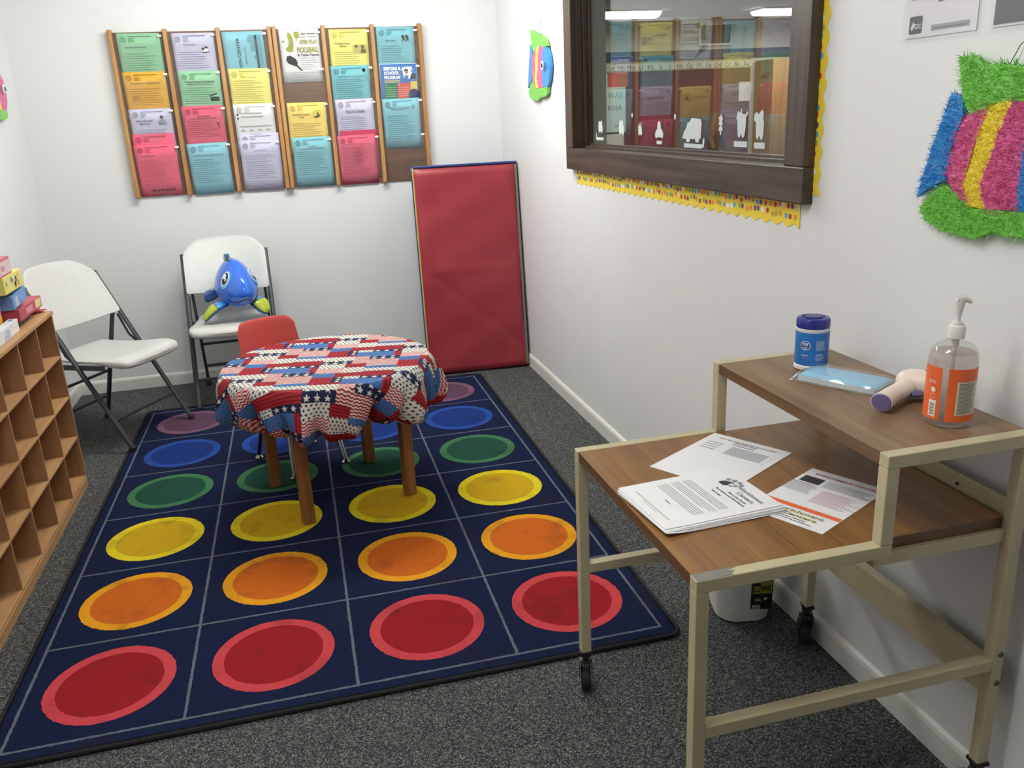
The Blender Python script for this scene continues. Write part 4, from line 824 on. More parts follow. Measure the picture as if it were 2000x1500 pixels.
# ================================================================ STEPPED CART
CREAM = M('c0b694', 0.42, var=0.04, vs=14, bmp=0.05, bs_=90, spec=0.45, name='cream_enamel_tube')
WAL = wood('walnut_laminate', '6c4a28', '9b7040', 'Y', 0.55, 0.38, planks=(0, 0.083, 0.018))
WAL2 = wood('walnut_laminate_plain', '6d5238', '8f7152', 'Y', 0.55, 0.38)
EDGE = wood('walnut_edge_band', '4a3420', '765538', 'Y', 0.9, 0.5)
ct = thing('rolling_cart', 'stepped two level cart with wood shelves and cream metal frame', 'cart', (0, 0, 0))
tb_ = 0.0254
xF, xS, xB = -0.708, -0.347, -0.058        # tube centres: front leg, step post, rear leg
yN, yR = -4.080, -3.463                    # tube centres near and far frames
zL, zU = 0.697, 0.872                      # tops of lower / upper frame
for yy in (yN, yR):
    h = tb_ / 2
    MB().box((xF - h, yy - h, 0.135), (xF + h, yy + h, zL - tb_)).build('leg', CREAM, ct, bevel=0.0018)
    MB().box((xB - h, yy - h, 0.135), (xB + h, yy + h, zU - tb_)).build('leg', CREAM, ct, bevel=0.0018)
    if yy == yN:
        MB().box((xF - h, yy - h, zL - tb_), (xS + h, yy + h, zL)).build('side_rail', CREAM, ct, bevel=0.0018)
        r3 = random.Random(2); edge = [(xF + 0.052 + r3.uniform(-0.005, 0.012) + 0.010 * (1 - k / 9), yy + h - 0.001 - (2 * h - 0.002) * k / 9) for k in range(10)]
        MB().prism([(xF - h + 0.0015, yy - h + 0.001)] + edge[::-1] + [(xF - h + 0.0015, yy + h - 0.001)], zL - 0.001, zL + 0.0003).build('worn_patch', M('90908a', 0.38, 0.45, var=0.06, name='bare_steel'), ct)['label'] = 'bare steel where the cream paint is worn off'
    else:
        MB().box((xF - h, yy - h, zL - tb_), (xS + h, yy + h, zL)).build('side_rail', CREAM, ct, bevel=0.0018)
    MB().box((xS - h, yy - h, zL), (xS + h, yy + h, zU - tb_)).build('step_post', CREAM, ct, bevel=0.0018)
    MB().box((xS - h, yy - h, zU - tb_), (xB + h, yy + h, zU)).build('side_rail', CREAM, ct, bevel=0.0018)
    s = 1 if yy == yN else -1
    MB().box((xS - h, yy + s * h * 1.0 - 0.010, zL - 0.050), (xB - h, yy + s * h + 0.010, zL - 0.024)).build('shelf_support', CREAM, ct, bevel=0.0015)
    MB().box((xF + h, yy - h, 0.366), (xB - h, yy + h, 0.366 + tb_)).build('lower_rail', CREAM, ct, bevel=0.0018)
MB().box((xB - 0.006, yN + 0.013, 0.296), (xB + 0.018, yR - 0.013, 0.372)).build('back_rail', CREAM, ct, bevel=0.0018)
MB().box((xB + 0.004, yN + 0.013, zL - 0.018), (xB + 0.012, yR - 0.013, zL + 0.026)).build('back_rail', CREAM, ct, bevel=0.001)
m = MB()
for yy in (-3.93, -3.80): m.lathe([(0.004, 0), (0.004, 0.001)], 10, T=TR((xB + 0.0035, yy, zL + 0.006), (0, -PI / 2, 0)))
m.build('screw', M('20201c', 0.6), ct)
def shelf(x0, x1, z1, th, mat, name):
    m = MB(); y0, y1 = yN + 0.0127, yR - 0.0127
    m.box((x0, y0, z1 - th), (x1, y1, z1 - 0.001), 1); m.box((x0 + 0.0005, y0 + 0.0005, z1 - 0.001), (x1 - 0.0005, y1 - 0.0005, z1), 0)
    o = m.build(name, [mat, EDGE], ct); return o
shelf(xF - 0.010, xB - 0.012, zL - 0.0015, 0.023, WAL, 'lower_shelf'); shelf(xS - 0.010, xB + 0.012, zU - 0.0015, 0.024, WAL2, 'upper_shelf')
m = MB()
for zz in (0.335, 0.402): m.lathe([(0, 0), (0.006, 0), (0.005, 0.003), (0, 0.0035)], 12, T=TR((xB + 0.004, yN - 0.0127, zz), (PI / 2, 0, 0)))
m.build('bolts', M('4c4a42', 0.4, 0.6), ct)
def caster(x, y, ang):
    c = MB().lathe([(0.0, 0.137), (0.014, 0.137), (0.0145, 0.122), (0.006, 0.120), (0.006, 0.112), (0.016, 0.110), (0.017, 0.104), (0, 0.104)], 16).build('caster', M('3c3c38', 0.4, 0.6), ct, smooth=True, loc=(x, y, 0), rot=(0, 0, ang))
    MB().box((-0.0165, -0.0165, 0.131), (0.0165, 0.0165, 0.139)).build('rubber_band', M('151515', 0.7), c, bevel=0.002)
    m = MB()
    for s in (-1, 1): m.prism([(0.018, 0.104), (-0.018, 0.104), (-0.034, 0.045), (-0.024, 0.036), (-0.012, 0.045)], s * 0.0160 - 0.001, s * 0.0160 + 0.001, T=TR(rot=(PI / 2, 0, 0)))
    m.build('fork', M('55554e', 0.4, 0.6), c)
    MB().lathe([(0.0, -0.0125), (0.034, -0.0125), (0.039, -0.009), (0.0405, 0), (0.039, 0.009), (0.034, 0.0125), (0, 0.0125)], 32, T=TR((-0.024, 0, 0.0405), (PI / 2, 0, 0))).build('wheel', M('191919', 0.65, name='black_rubber'), c, smooth=True)
caster(xF, yR, math.radians(252)); caster(xF, yN, math.radians(250)); caster(xB, yR, math.radians(248)); caster(xB, yN, math.radians(262))
# ================================================================ ITEMS ON THE CART
ZS = zL - 0.0015 + 0.0004; ZT = zU - 0.0015 + 0.0004
PAP = M('e9e9ec', 0.7, name='white_paper'); INK = M('34343a', 0.8); GREY = M('8f9096', 0.8)
def sheet_thing(name, label, cx0, cy0, z, rz, group=None, draw=None, w_=0.205, h_=0.265, curl=0.0, th=0.0006, mats=None):
    t = thing(name, label, 'paper', (cx0, cy0, z), rz, group)
    def fn(u, v): return ((u - 0.5) * w_, (v - 0.5) * h_, th / 2 + curl * max(0, (0.25 - v) / 0.25) ** 2 * u)
    MB().grid(fn, 8, 10).build('sheet', PAP, t, solid=th)
    if draw:
        m = MB(); draw(m, w_, h_, th + 0.0004); m.build('print', mats or [INK, GREY], t)
    return t
# corners measured: stack q, letter p (behind), r flyer (right)
def rot_of(a, b2): return math.atan2(b2[1] - a[1], b2[0] - a[0])
def draw_welcome(m, w_, h_, z):
    # top of letter toward +v
    r2 = random.Random(4)
    for k, (dx, dy, r_) in enumerate(((-0.034, 0.006, 0.006), (-0.022, 0.013, 0.0065), (-0.008, 0.016, 0.0055), (0.004, 0.012, 0.006), (-0.03, -0.006, 0.005), (-0.015, 0.002, 0.005), (0.0, 0.0, 0.0055), (-0.005, -0.009, 0.004), (0.012, 0.004, 0.004))):
        disc(m, dx - 0.01, h_ / 2 - 0.035 + dy, r_, z, 1, 10)
    ngon(m, [(-0.045, h_ / 2 - 0.048), (-0.030, h_ / 2 - 0.030), (-0.020, h_ / 2 - 0.048), (-0.026, h_ / 2 - 0.056), (-0.042, h_ / 2 - 0.056)], z + 2e-4, 0)
    text(m, 'Enrichment', 0.045, h_ / 2 - 0.036, 0.0105, 0.075, z, 1, 0.03); text(m, 'Centers', 0.046, h_ / 2 - 0.053, 0.0105, 0.055, z, 1, 0.03)
    text(m, 'Rim of the World', 0.04, h_ / 2 - 0.066, 0.0055, 0.06, z, 0, 0.02); text(m, 'Recreation and Park District', 0.03, h_ / 2 - 0.076, 0.0055, 0.10, z, 0, 0.02)
    text(m, 'WELCOME!', 0, h_ / 2 - 0.090, 0.0045, None, z, 0, 0.02)
    for b0, n in ((0.104, 4), (0.131, 4), (0.158, 5)):
        for k in range(n): e = 0.074 - (0.03 * r2.random() if k == n - 1 else 0.004 * r2.random()); qd(m, -0.078, h_ / 2 - b0 - k * 0.0055, e, h_ / 2 - b0 - k * 0.0055 - 0.0016, z, 1)
    text(m, 'See Page 3', 0, h_ / 2 - 0.20, 0.0035, None, z, 0, 0.02); qd(m, -0.07, -h_ / 2 + 0.025, 0.07, -h_ / 2 + 0.0262, z, 0); qd(m, -0.03, -h_ / 2 + 0.019, 0.03, -h_ / 2 + 0.0202, z, 1)
def draw_reg(m, w_, h_, z):
    text(m, 'RIM OF THE WORLD RECREATION AND PARK DISTRICT', 0, h_ / 2 - 0.024, 0.0042, 0.15, z, 0, 0.03); text(m, 'ENRICHMENT CENTER', 0, h_ / 2 - 0.032, 0.0042, 0.06, z, 0, 0.03); text(m, 'PLAYGROUND RULES', 0, h_ / 2 - 0.044, 0.0042, 0.055, z, 0, 0.03)
    for k in range(9): qd(m, -0.02, h_ / 2 - 0.054 - k * 0.0055, 0.075, h_ / 2 - 0.0565 - k * 0.0055, z, 1)
    for k in range(4): qd(m, -0.085, h_ / 2 - 0.052 - k * 0.013, -0.045, h_ / 2 - 0.055 - k * 0.013, z, 1)
    qd(m, 0.085, h_ / 2 - 0.05, 0.0855, h_ / 2 - 0.11, z, 1)
def draw_orange(m, w_, h_, z):
    text(m, 'ENRICHMENT CENTERS', 0.01, h_ / 2 - 0.028, 0.0080, 0.145, z, 4, 0.02)
    qd(m, -0.075, h_ / 2 - 0.042, -0.030, h_ / 2 - 0.074, z, 0)
    lines(m, -0.022, 0.085, h_ / 2 - 0.045, 7, 0.0050, 0.0016, z, 1, 0.3); lines(m, -0.085, -0.02, h_ / 2 - 0.084, 9, 0.005, 0.0016, z, 1, 0.2); lines(m, -0.008, 0.085, h_ / 2 - 0.092, 12, 0.0055, 0.0013, z, 4, 0.4)
    lines(m, -0.085, -0.03, h_ / 2 - 0.080, 1, 0.005, 0.002, z, 4, 0.2)
    qd(m, -0.0825, -h_ / 2 + 0.078, 0.0825, -h_ / 2 + 0.064, z + 1e-4, 2)
    text(m, 'Enrichment', 0.01, -h_ / 2 + 0.046, 0.011, 0.10, z, 3, 0.03); text(m, 'Centers', 0.015, -h_ / 2 + 0.030, 0.011, 0.075, z, 3, 0.03); disc(m, -0.065, -h_ / 2 + 0.056, 0.0045, z, 3, 10); disc(m, -0.057, -h_ / 2 + 0.049, 0.003, z, 3, 8)
    text(m, 'Rim of the World', 0.0, -h_ / 2 + 0.020, 0.0045, 0.07, z, 0, 0.02); text(m, 'Recreation and Park District', 0.0, -h_ / 2 + 0.012, 0.0045, 0.105, z, 0, 0.02)
# letter behind
sheet_thing('letter', 'printed letter lying behind the welcome stack on the lower shelf', -0.430, -3.635, ZS, math.radians(-60), None, draw_reg, 0.205, 0.267)
sheet_thing('flyer_sheet', 'flyer with an orange stripe lying right of the welcome stack', -0.348, -3.882, ZS, math.radians(-63), None, draw_orange, 0.168, 0.262, mats=[INK, GREY, M('ec6a3c', 0.7), M('8a8a3a', 0.7), M('b0505a', 0.7)])
sr = random.Random(9)
for k in range(7):
    sheet_thing('stacked_sheet', 'white sheet under the top page of the welcome letter stack', -0.578 + 0.002 + sr.uniform(-0.004, 0.004), -3.814 - 0.006 + k * 0.0012, ZS + 0.0012 + k * 0.0011, math.radians(-86) + sr.uniform(-0.02, 0.02), 'sheets under the welcome letter', None, 0.207, 0.262, 0.001 * (7 - k), 0.0008)
sheet_thing('welcome_letter', 'welcome letter on top of the paper stack on the lower cart shelf', -0.576, -3.808, ZS + 0.0095, math.radians(-86), None, draw_welcome, 0.205, 0.260, 0.001)
# wipes canister
cn = thing('wipes_canister', 'blue and white wipes canister with a navy lid on the upper shelf', 'canister', (-0.180, -3.584, ZT), math.radians(0)); cn.scale = (1, 1, 0.94)
MB().lathe([(0.0, 0.0), (0.033, 0), (0.0385, 0.004), (0.0385, 0.012), (0.037, 0.014), (0.037, 0.098), (0.038, 0.100), (0.038, 0.105), (0.035, 0.107), (0, 0.107)], 40).build('tub', M('e6e6e2', 0.35), cn, smooth=True)
MB().lathe([(0.0375, 0.015), (0.0377, 0.016), (0.0377, 0.096), (0.0375, 0.097)], 48).build('wrap_label', M('2370bd', 0.35, name='blue_label'), cn, smooth=True)
MB().lathe([(0.0, 0.104), (0.0365, 0.104), (0.0375, 0.107), (0.0375, 0.124), (0.035, 0.129), (0.026, 0.131), (0.025, 0.1285), (0.0, 0.1285)], 40).build('lid', M('2a2f86', 0.25, name='navy_lid'), cn, smooth=True)
MB().lathe([(0.0, 0.1287), (0.020, 0.1287), (0.020, 0.1315), (0.0, 0.1315)], 24, T=TR((0.002, 0.003, 0))).build('flip_cap', M('262b7c', 0.3), cn, smooth=True)
def wrapT(ang, r):   # wraps a flat print around a cylinder: angle centre
    def f(p): a = ang + p[0] / r; return (r * math.cos(a) * 1.0, r * math.sin(a), p[1])
    return f
def wrap_build(mb, ang, r, name, mats, parent, z=0):
    bm = bmesh.new(); vv = [bm.verts.new(q) for q in mb.v]
    for f_, mi in zip(mb.f, mb.m):
        try: bf = bm.faces.new([vv[i] for i in f_]); bf.material_index = mi
        except ValueError: pass
    xs = [q[0] for q in mb.v]; x = min(xs) + 0.0021
    while x < max(xs):      # slice the flat print into narrow strips so that it bends round the cylinder
        bmesh.ops.bisect_plane(bm, geom=bm.verts[:] + bm.edges[:] + bm.faces[:], plane_co=(x, 0, 0), plane_no=(1, 0, 0), dist=1e-7); x += 0.0021
    bm.verts.index_update(); mb.v = [tuple(q.co) for q in bm.verts]; mb.f = [tuple(q.index for q in f_.verts) for f_ in bm.faces]; mb.m = [f_.material_index for f_ in bm.faces]; bm.free()
    mb.v = [(lambda a, q: ((r + q[2]) * math.cos(a), (r + q[2]) * math.sin(a), q[1]))(ang + q[0] / r, q) for q in mb.v]
    return mb.build(name, mats, parent)
m = MB(); disc(m, 0, 0.066, 0.0115, 0.0004, 0, 24); disc(m, 0, 0.066, 0.0100, 0.0006, 1, 24); text(m, '75%', 0, 0.066, 0.0065, 0.014, 0.0009, 0, 0.04); text(m, 'ALCOHOL', 0, 0.0605, 0.003, 0.012, 0.0009, 0, 0.02); text(m, 'WIPES', 0, 0.0565, 0.003, 0.008, 0.0009, 0, 0.02)
text(m, 'disinfecting', 0, 0.040, 0.003, 0.016, 0.0006, 0, 0.02); text(m, '50 count', 0, 0.034, 0.003, 0.012, 0.0006, 2, 0.02)
wrap_build(m, math.radians(-146), 0.0378, 'print', [M('e8ecf4', 0.5), M('1f3580', 0.5), M('e07078', 0.5)], cn)
m = MB()
for k in range(11): qd(m, -0.012, 0.078 - k * 0.0022, 0.012 - 0.006 * random.random(), 0.0768 - k * 0.0022, 0.0004, 0)
for k in range(6): qd(m, -0.012, 0.046 - k * 0.0032, 0.012 - 0.008 * random.random(), 0.0446 - k * 0.0032, 0.0004, 0)
wrap_build(m, math.radians(-92), 0.0378, 'print', [M('a9c3e0', 0.5)], cn)
# mask pack
mp = thing('mask_pack', 'clear bag of folded blue face masks lying on the upper shelf', 'mask pack', (-0.178, -3.708, ZT), math.radians(-60))
def pil(lx, ly, lz, z0, n=24, e=0.6, bumpy=0.0):
    mb = MB(); 
    def top(u, v):
        x = (u - 0.5) * lx; y = (v - 0.5) * ly; q = max(0, 1 - abs(2 * u - 1) ** 5) * max(0, 1 - abs(2 * v - 1) ** 5)
        return (x, y, z0 + lz * q ** 0.5 + bumpy * math.sin(40 * x + 3) * math.sin(60 * y) * q)
    mb.grid(top, n, n); mb.grid(lambda u, v: ((0.5 - u) * lx, (v - 0.5) * ly, z0), n, n); return mb
def slab(z0, lx, ly, th_, ripple=0.0, sx=0.0):
    mb = MB()
    def top(u, v):
        x = (u - 0.5) * lx + sx; y = (v - 0.5) * ly; e = (max(0, 1 - abs(2 * u - 1) ** 7) * max(0, 1 - abs(2 * v - 1) ** 7)) ** 0.5
        sag = 0.0035 * math.sin(PI * u) * math.sin(PI * v)
        return (x, y, z0 + th_ * e + sag + ripple * (((v * 6) % 1) - 0.5) * e)
    mb.grid(top, 30, 30); mb.grid(lambda u, v: ((0.5 - u) * lx + sx, (v - 0.5) * ly, z0 + 0.0035 * math.sin(PI * u) * math.sin(PI * v)), 8, 8); return mb
mm = MB()
for k in range(4):
    q_ = slab(0.001 + 0.0030 * k, 0.176, 0.088, 0.0034, 0, 0.0012 * (k % 2)); mm.add(q_.v, q_.f)
mm.build('masks', M('dfe6ea', 0.8), mp, smooth=True)['label'] = 'white edges of the folded masks'
slab(0.0128, 0.174, 0.085, 0.0036, 0.0014).build('mask_top', M('98d2f2', 0.75, name='sky_blue_fabric'), mp, smooth=True)
bg = MB()
def bagtop(u, v):
    x = (u - 0.5) * 0.200; y = (v - 0.5) * 0.108; e = min(1, min(u, 1 - u) * 11) * min(1, min(v, 1 - v) * 9); e = e ** 0.6
    return (x + 0.002 * math.sin(55 * y), y + 0.0018 * math.sin(70 * x), 0.0012 + (0.0205 + 0.0014 * math.sin(95 * x + 30 * y) * math.sin(60 * y + 1)) * e)
bg.grid(bagtop, 44, 30); bg.grid(lambda u, v: (bagtop(1 - u, v)[0], bagtop(1 - u, v)[1], 0.0004), 10, 10)
bg.build('bag', film('clear_bag', (0.97, 0.98, 0.98, 1), 0.10, 0.12, haze=0.08), mp, smooth=True, auto=0)
# thermometer
tmh = thing('thermometer', 'cream infrared thermometer with purple ends lying behind the sanitizer bottle', 'thermometer', (0, 0, ZT))
CRM = M('ecd9cc', 0.4, name='cream_plastic'); PUR = M('6c6390', 0.5, name='purple_plastic')
a0, a1, a2 = Vector((-0.229, -3.897, 0.0215)), Vector((-0.185, -3.870, 0.022)), Vector((-0.118, -3.842, 0.026))
m = MB(); m.tube([a0, a0.lerp(a1, 0.5), a1, a1.lerp(a2, 0.5), a2], [0.0215, 0.0205, 0.0195, 0.020, 0.0225], 20, flat=0.85); m.build('handle', CRM, tmh, smooth=True)
m = MB(); dd = (a1 - a0).normalized(); m.tube([a0 - dd * 0.0035, a0 + dd * 0.001], [0.0185, 0.0205], 20, flat=0.85); m.build('battery_cap', PUR, tmh, smooth=True)
b0, b1 = Vector((-0.128, -3.812, 0.031)), Vector((-0.062, -3.905, 0.031))
m = MB(); m.tube([b0.lerp(b1, q) for q in (0, 0.06, 0.2, 0.4, 0.6, 0.8, 0.94, 1.0)], [0.010, 0.020, 0.027, 0.029, 0.028, 0.026, 0.021, 0.014], 20); m.build('head', CRM, tmh, smooth=True)
m = MB(); m.tube([(-0.138, -3.868, 0.018), (-0.120, -3.874, 0.018)], 0.010, 12, flat=0.7); m.build('trigger', PUR, tmh, smooth=True)
MB().lathe([(0.0, 0), (0.005, 0), (0.005, 0.002), (0, 0.002)], 12, T=TR((-0.093, -3.857, 0.0585))).build('button', PUR, tmh)
# sanitizer bottle
sb = thing('sanitizer_bottle', 'clear pump bottle of hand sanitizer with orange labels on the upper shelf', 'bottle', (-0.150, -3.984, ZT), 0)
GEL = bpy.data.materials.new('sanitizer_gel'); GEL.use_nodes = True
nt = GEL.node_tree; nt.nodes.clear(); out = N(nt, 'ShaderNodeOutputMaterial'); tr = N(nt, 'ShaderNodeBsdfTransparent'); tr.inputs[0].default_value = (0.90, 0.86, 0.84, 1)
df = N(nt, 'ShaderNodeBsdfTranslucent'); df.inputs[0].default_value = (0.85, 0.78, 0.75, 1); mx = N(nt, 'ShaderNodeMixShader'); mx.inputs[0].default_value = 0.42
nt.links.new(tr.outputs[0], mx.inputs[1]); nt.links.new(df.outputs[0], mx.inputs[2]); nt.links.new(mx.outputs[0], out.inputs[0])
BOT = film('clear_bottle_plastic', (0.95, 0.95, 0.95, 1), 0.08, 0.03, haze=0.07)
MB().lathe([(0.0, 0.0), (0.034, 0.0), (0.040, 0.003), (0.0425, 0.012), (0.0425, 0.128), (0.040, 0.142), (0.032, 0.153), (0.020, 0.159), (0.0145, 0.163), (0.0145, 0.176)], 48).build('bottle_body', BOT, sb, smooth=True)
MB().lathe([(0.0, 0.004), (0.037, 0.005), (0.0405, 0.014), (0.0405, 0.127), (0.037, 0.140), (0.0, 0.141)], 48).build('gel', GEL, sb, smooth=True)
ORG = M('ef6a30', 0.4, name='orange_label')
def arc_label(a0_, a1_, z0, z1, r, mat, name, par=sb):
    n = 24; m_ = MB(); vs = []
    for k in range(n + 1):
        a = math.radians(a0_ + (a1_ - a0_) * k / n); vs += [(r * math.cos(a), r * math.sin(a), z0), (r * math.cos(a), r * math.sin(a), z1)]
    m_.add(vs, [(2 * k, 2 * k + 2, 2 * k + 3, 2 * k + 1) for k in range(n)]); return m_.build(name, mat, par, smooth=True)
arc_label(-226, -153, 0.014, 0.116, 0.0430, ORG, 'front_label'); arc_label(-138, -42, 0.014, 0.116, 0.0430, ORG, 'back_label')
arc_label(-117, -52, 0.027, 0.092, 0.0433, M('d8d2c0', 0.5), 'text_panel')
m = MB()
for k in range(24): qd(m, -0.020, 0.089 - k * 0.0025, 0.018 - 0.010 * random.random(), 0.0876 - k * 0.0025, 0.0003, 0)
wrap_build(m, math.radians(-86), 0.0433, 'print', [M('8a8578', 0.6)], sb)
m = MB(); text(m, 'ZME', -0.004, 0.084, 0.006, 0.018, 0.0004, 0); disc(m, 0.0, 0.072, 0.005, 0.0004, 0, 16); disc(m, 0.0, 0.060, 0.005, 0.0004, 0, 16, r0=0.0042)
qd(m, -0.007, 0.020, 0.008, 0.052, 0.0004, 0)
for k in range(8): qd(m, -0.004, 0.024 + k * 0.003, 0.005, 0.0255 + k * 0.003 - 0.0006 * (k % 2), 0.0007, 1)
wrap_build(m, math.radians(-172), 0.0431, 'print', [M('f0e4dc', 0.5), M('33302c', 0.5)], sb)
WPL = M('e4e2dc', 0.35, name='white_pump_plastic')
pm = MB().lathe([(0.0, 0.166), (0.0148, 0.166), (0.0150, 0.168), (0.0150, 0.186), (0.0135, 0.189), (0.010, 0.190), (0.0095, 0.196), (0.0, 0.196)], 28).build('pump', WPL, sb, smooth=True)
MB().lathe([(0.0035, 0.02), (0.0035, 0.150), (0.0065, 0.150), (0.0065, 0.168)], 14).build('dip_tube', M('d4d2cc', 0.4), pm, smooth=True)
MB().lathe([(0.0, 0.195), (0.0042, 0.195), (0.0042, 0.205), (0.0060, 0.214), (0.0095, 0.235), (0.0095, 0.239), (0.0, 0.242)], 18).build('stem', WPL, pm, smooth=True)
MB().tube([(-0.006, 0.002, 0.238), (0.003, -0.003, 0.240), (0.012, -0.008, 0.236), (0.016, -0.010, 0.232)], [0.0085, 0.0080, 0.0045, 0.0032], 12).build('nozzle', WPL, pm, smooth=True)
# ================================================================ WASTE BIN UNDER THE CART
bn = thing('waste_bin', 'white plastic bin standing on the carpet behind the cart frame', 'bin', (-0.132, -3.222, 0), math.radians(-14))
def ringr(w_, d_, z, r_=0.055, n=8): return [(x, y, z) for x, y in rrect(-w_, -d_, w_, d_, r_, n)]
MB().loft([ringr(0.070, 0.078, 0.0, 0.05), ringr(0.078, 0.086, 0.006, 0.055), ringr(0.100, 0.107, 0.30), ringr(0.104, 0.111, 0.302), ringr(0.104, 0.111, 0.308), ringr(0.096, 0.103, 0.308), ringr(0.078, 0.084, 0.02, 0.055), ringr(0.07, 0.08, 0.012, 0.05)]).build('tub', M('dcdedd', 0.4, name='white_bin_plastic'), bn, smooth=True, auto=40)
bt = TR((0.040, -0.0845, -0.036), (PI / 2 + math.radians(4.2), 0, 0))
m = MB(); m.prism(rrect(-0.030, 0.085, 0.032, 0.20, 0.006, 3), 0.0, 0.0012, 0, T=bt); qd(m, -0.026, 0.140, 0.029, 0.196, 0.0018, 1, T=bt); text(m, 'BAG', 0.012, 0.152, 0.016, 0.026, 0.0022, 0, 0.04, T=bt)
m.prism([(-0.024, 0.146), (-0.006, 0.146), (-0.004, 0.176), (-0.026, 0.176)], 0.002, 0.0022, 0, T=bt); m.prism([(-0.022, 0.15), (-0.008, 0.15), (-0.007, 0.166), (-0.023, 0.166)], 0.0023, 0.0025, 1, T=bt)
qd(m, -0.026, 0.082, -0.002, 0.100, 0.0019, 2, T=bt)
for k in range(7): qd(m, -0.024 + k * 0.003, 0.086, -0.0225 + k * 0.003, 0.097, 0.0022, 0, T=bt)
disc(m, 0.012, 0.122, 0.005, 0.0019, 2, 12, T=bt); lines(m, -0.018, 0.0, 0.122, 2, 0.005, 0.002, 0.0019, 2, T=bt)
m.build('sticker', [M('1e1f1a', 0.5), M('8f8f3c', 0.5), M('cfcfc8', 0.5)], bn)
# ================================================================ WINDOW BORDER TRIM STRIPS
random.seed(21)
def border(name, label, axis, a0_, a1_, inner, outer, n_sc):
    mb = MB(); N_ = n_sc * 10
    sign = 1 if outer > inner else -1
    vs = []
    for k in range(N_ + 1):
        a = a0_ + (a1_ - a0_) * k / N_
        o_ = outer - sign * 0.011 * (0.5 - 0.5 * math.cos(2 * PI * k / 10))
        vs += [(a, inner), (a, o_)]
    pts = []
    P3 = (lambda a, b2, x: (x, a, b2)) if axis == 'Y' else (lambda a, b2, x: (x, b2, a))
    n2 = len(vs)
    mb.add([P3(a, b2, -0.0016) for a, b2 in vs] + [P3(a, b2, -0.0004) for a, b2 in vs], [(2 * k, 2 * k + 1, 2 * k + 3, 2 * k + 2) for k in range(N_)] + [(n2 + 2 * k + 2, n2 + 2 * k + 3, n2 + 2 * k + 1, n2 + 2 * k) for k in range(N_)] + [(2 * k + 1, n2 + 2 * k + 1, n2 + 2 * k + 3, 2 * k + 3) for k in range(N_)], 0)
    Ln = abs(a1_ - a0_); cells = int(Ln / 0.023); wd = abs(outer - inner) - 0.026
    rows = max(1, int(wd / 0.0190))
    for c in range(cells):
        for r_ in range(rows):
            a = min(a0_, a1_) + (c + 0.5 + 0.5 * (r_ % 2) + random.uniform(-.2, .2)) * Ln / cells; b2 = inner + sign * (r_ + 0.75 + random.uniform(-.2, .2)) * wd / rows
            rr = 0.0080
            mb.add([P3(a + rr * math.cos(q), b2 + rr * math.sin(q), -0.0020) for q in [2 * PI * i / 10 for i in range(10)]], [tuple(range(10))], random.choice((1, 2, 3, 4, 5, 6)))
    return tag(mb.build(name, [M('f0d53a', 0.55, name='yellow_card'), M('c8333a', 0.6), M('5aa6d2', 0.6), M('86b04a', 0.6), M('e88a3a', 0.6), M('75458a', 0.6), M('f2f2ee', 0.6)]), label, 'border trim', 'scalloped border around the window')
border('scalloped_border', 'yellow polka dot scalloped border strip below the window frame', 'Y', -3.232, -1.412, 1.215, 1.138, 32)
border('scalloped_border', 'yellow polka dot scalloped border strip up the right side of the window', 'Z', 1.232, 2.20, -3.262, -3.312, 18)
# ================================================================ WINDOW CLINGS
CL = M('cdd4d4', 0.6, name='white_cling'); GX = 0.0615
def cling(label, y, z, pts, name='window_cling', cat='window cling'):
    pts = [(a * 0.88, b2 * 0.78) for a, b2 in pts]
    mb = MB(); mb.add([(GX, y - a, z + b2) for a, b2 in pts] + [(GX - 0.0012, y - a, z + b2) for a, b2 in pts], [tuple(range(len(pts)))] + [tuple(range(len(pts), 2 * len(pts)))[::-1]] + [(i, (i + 1) % len(pts), len(pts) + (i + 1) % len(pts), len(pts) + i) for i in range(len(pts))])
    return tag(mb.build(name, CL), label, cat, 'white clings on the window glass')
def ell(rx_, rz_, n=14, cx_=0, cz=0): return [(cx_ + rx_ * math.cos(2 * PI * k / n), cz + rz_ * math.sin(2 * PI * k / n)) for k in range(n)]
def animal(w_, h_, notch=0.3, ears=True, shoulder=0.0):
    p = [(-w_ * 0.85, -h_ * 0.72), (-w_ * 0.7, -h_), (-w_ * 0.45, -h_), (-w_ * 0.35, -h_ * 0.78), (w_ * 0.3, -h_ * 0.80), (w_ * 0.4, -h_), (w_ * 0.66, -h_), (w_ * 0.95, -h_ * 0.70), (w_ * (1.0 + shoulder), -h_ * 0.1), (w_ * 0.75, h_ * 0.35), (w_ * 0.62, h_ * 0.86)]
    if ears: p += [(w_ * 0.35, h_), (w_ * 0.12, h_ * (1 - notch)), (-w_ * 0.2, h_ * (1 - notch * 0.8)), (-w_ * 0.5, h_ * 0.98)]
    else: p += [(0, h_), (-w_ * 0.4, h_)]
    p += [(-w_ * 0.8, h_ * 0.75), (-w_ * (1.0 + shoulder), 0.0)]
    return p
cling('leftmost white cling on the glass, a chunky shape beside a corner strip', -1.564, 1.393, animal(0.030, 0.034))
cling('second white cling from the left, a rounded block shape', -1.811, 1.391, animal(0.033, 0.038, 0.12))
cling('smallest figure cling on the glass, narrow with two ears', -2.007, 1.384, animal(0.022, 0.030, 0.5, shoulder=-0.1) )
cling('bell shaped white cling with a strip under it', -2.188, 1.385, [(-0.042, -0.022), (-0.040, -0.034), (-0.03, -0.042), (-0.02, -0.036), (0.022, -0.036), (0.03, -0.042), (0.040, -0.034), (0.042, -0.020), (0.030, -0.004), (0.018, 0.004), (0.012, 0.030), (0.004, 0.040), (-0.006, 0.034), (-0.010, 0.040), (-0.016, 0.028), (-0.020, 0.002), (-0.034, -0.008)])
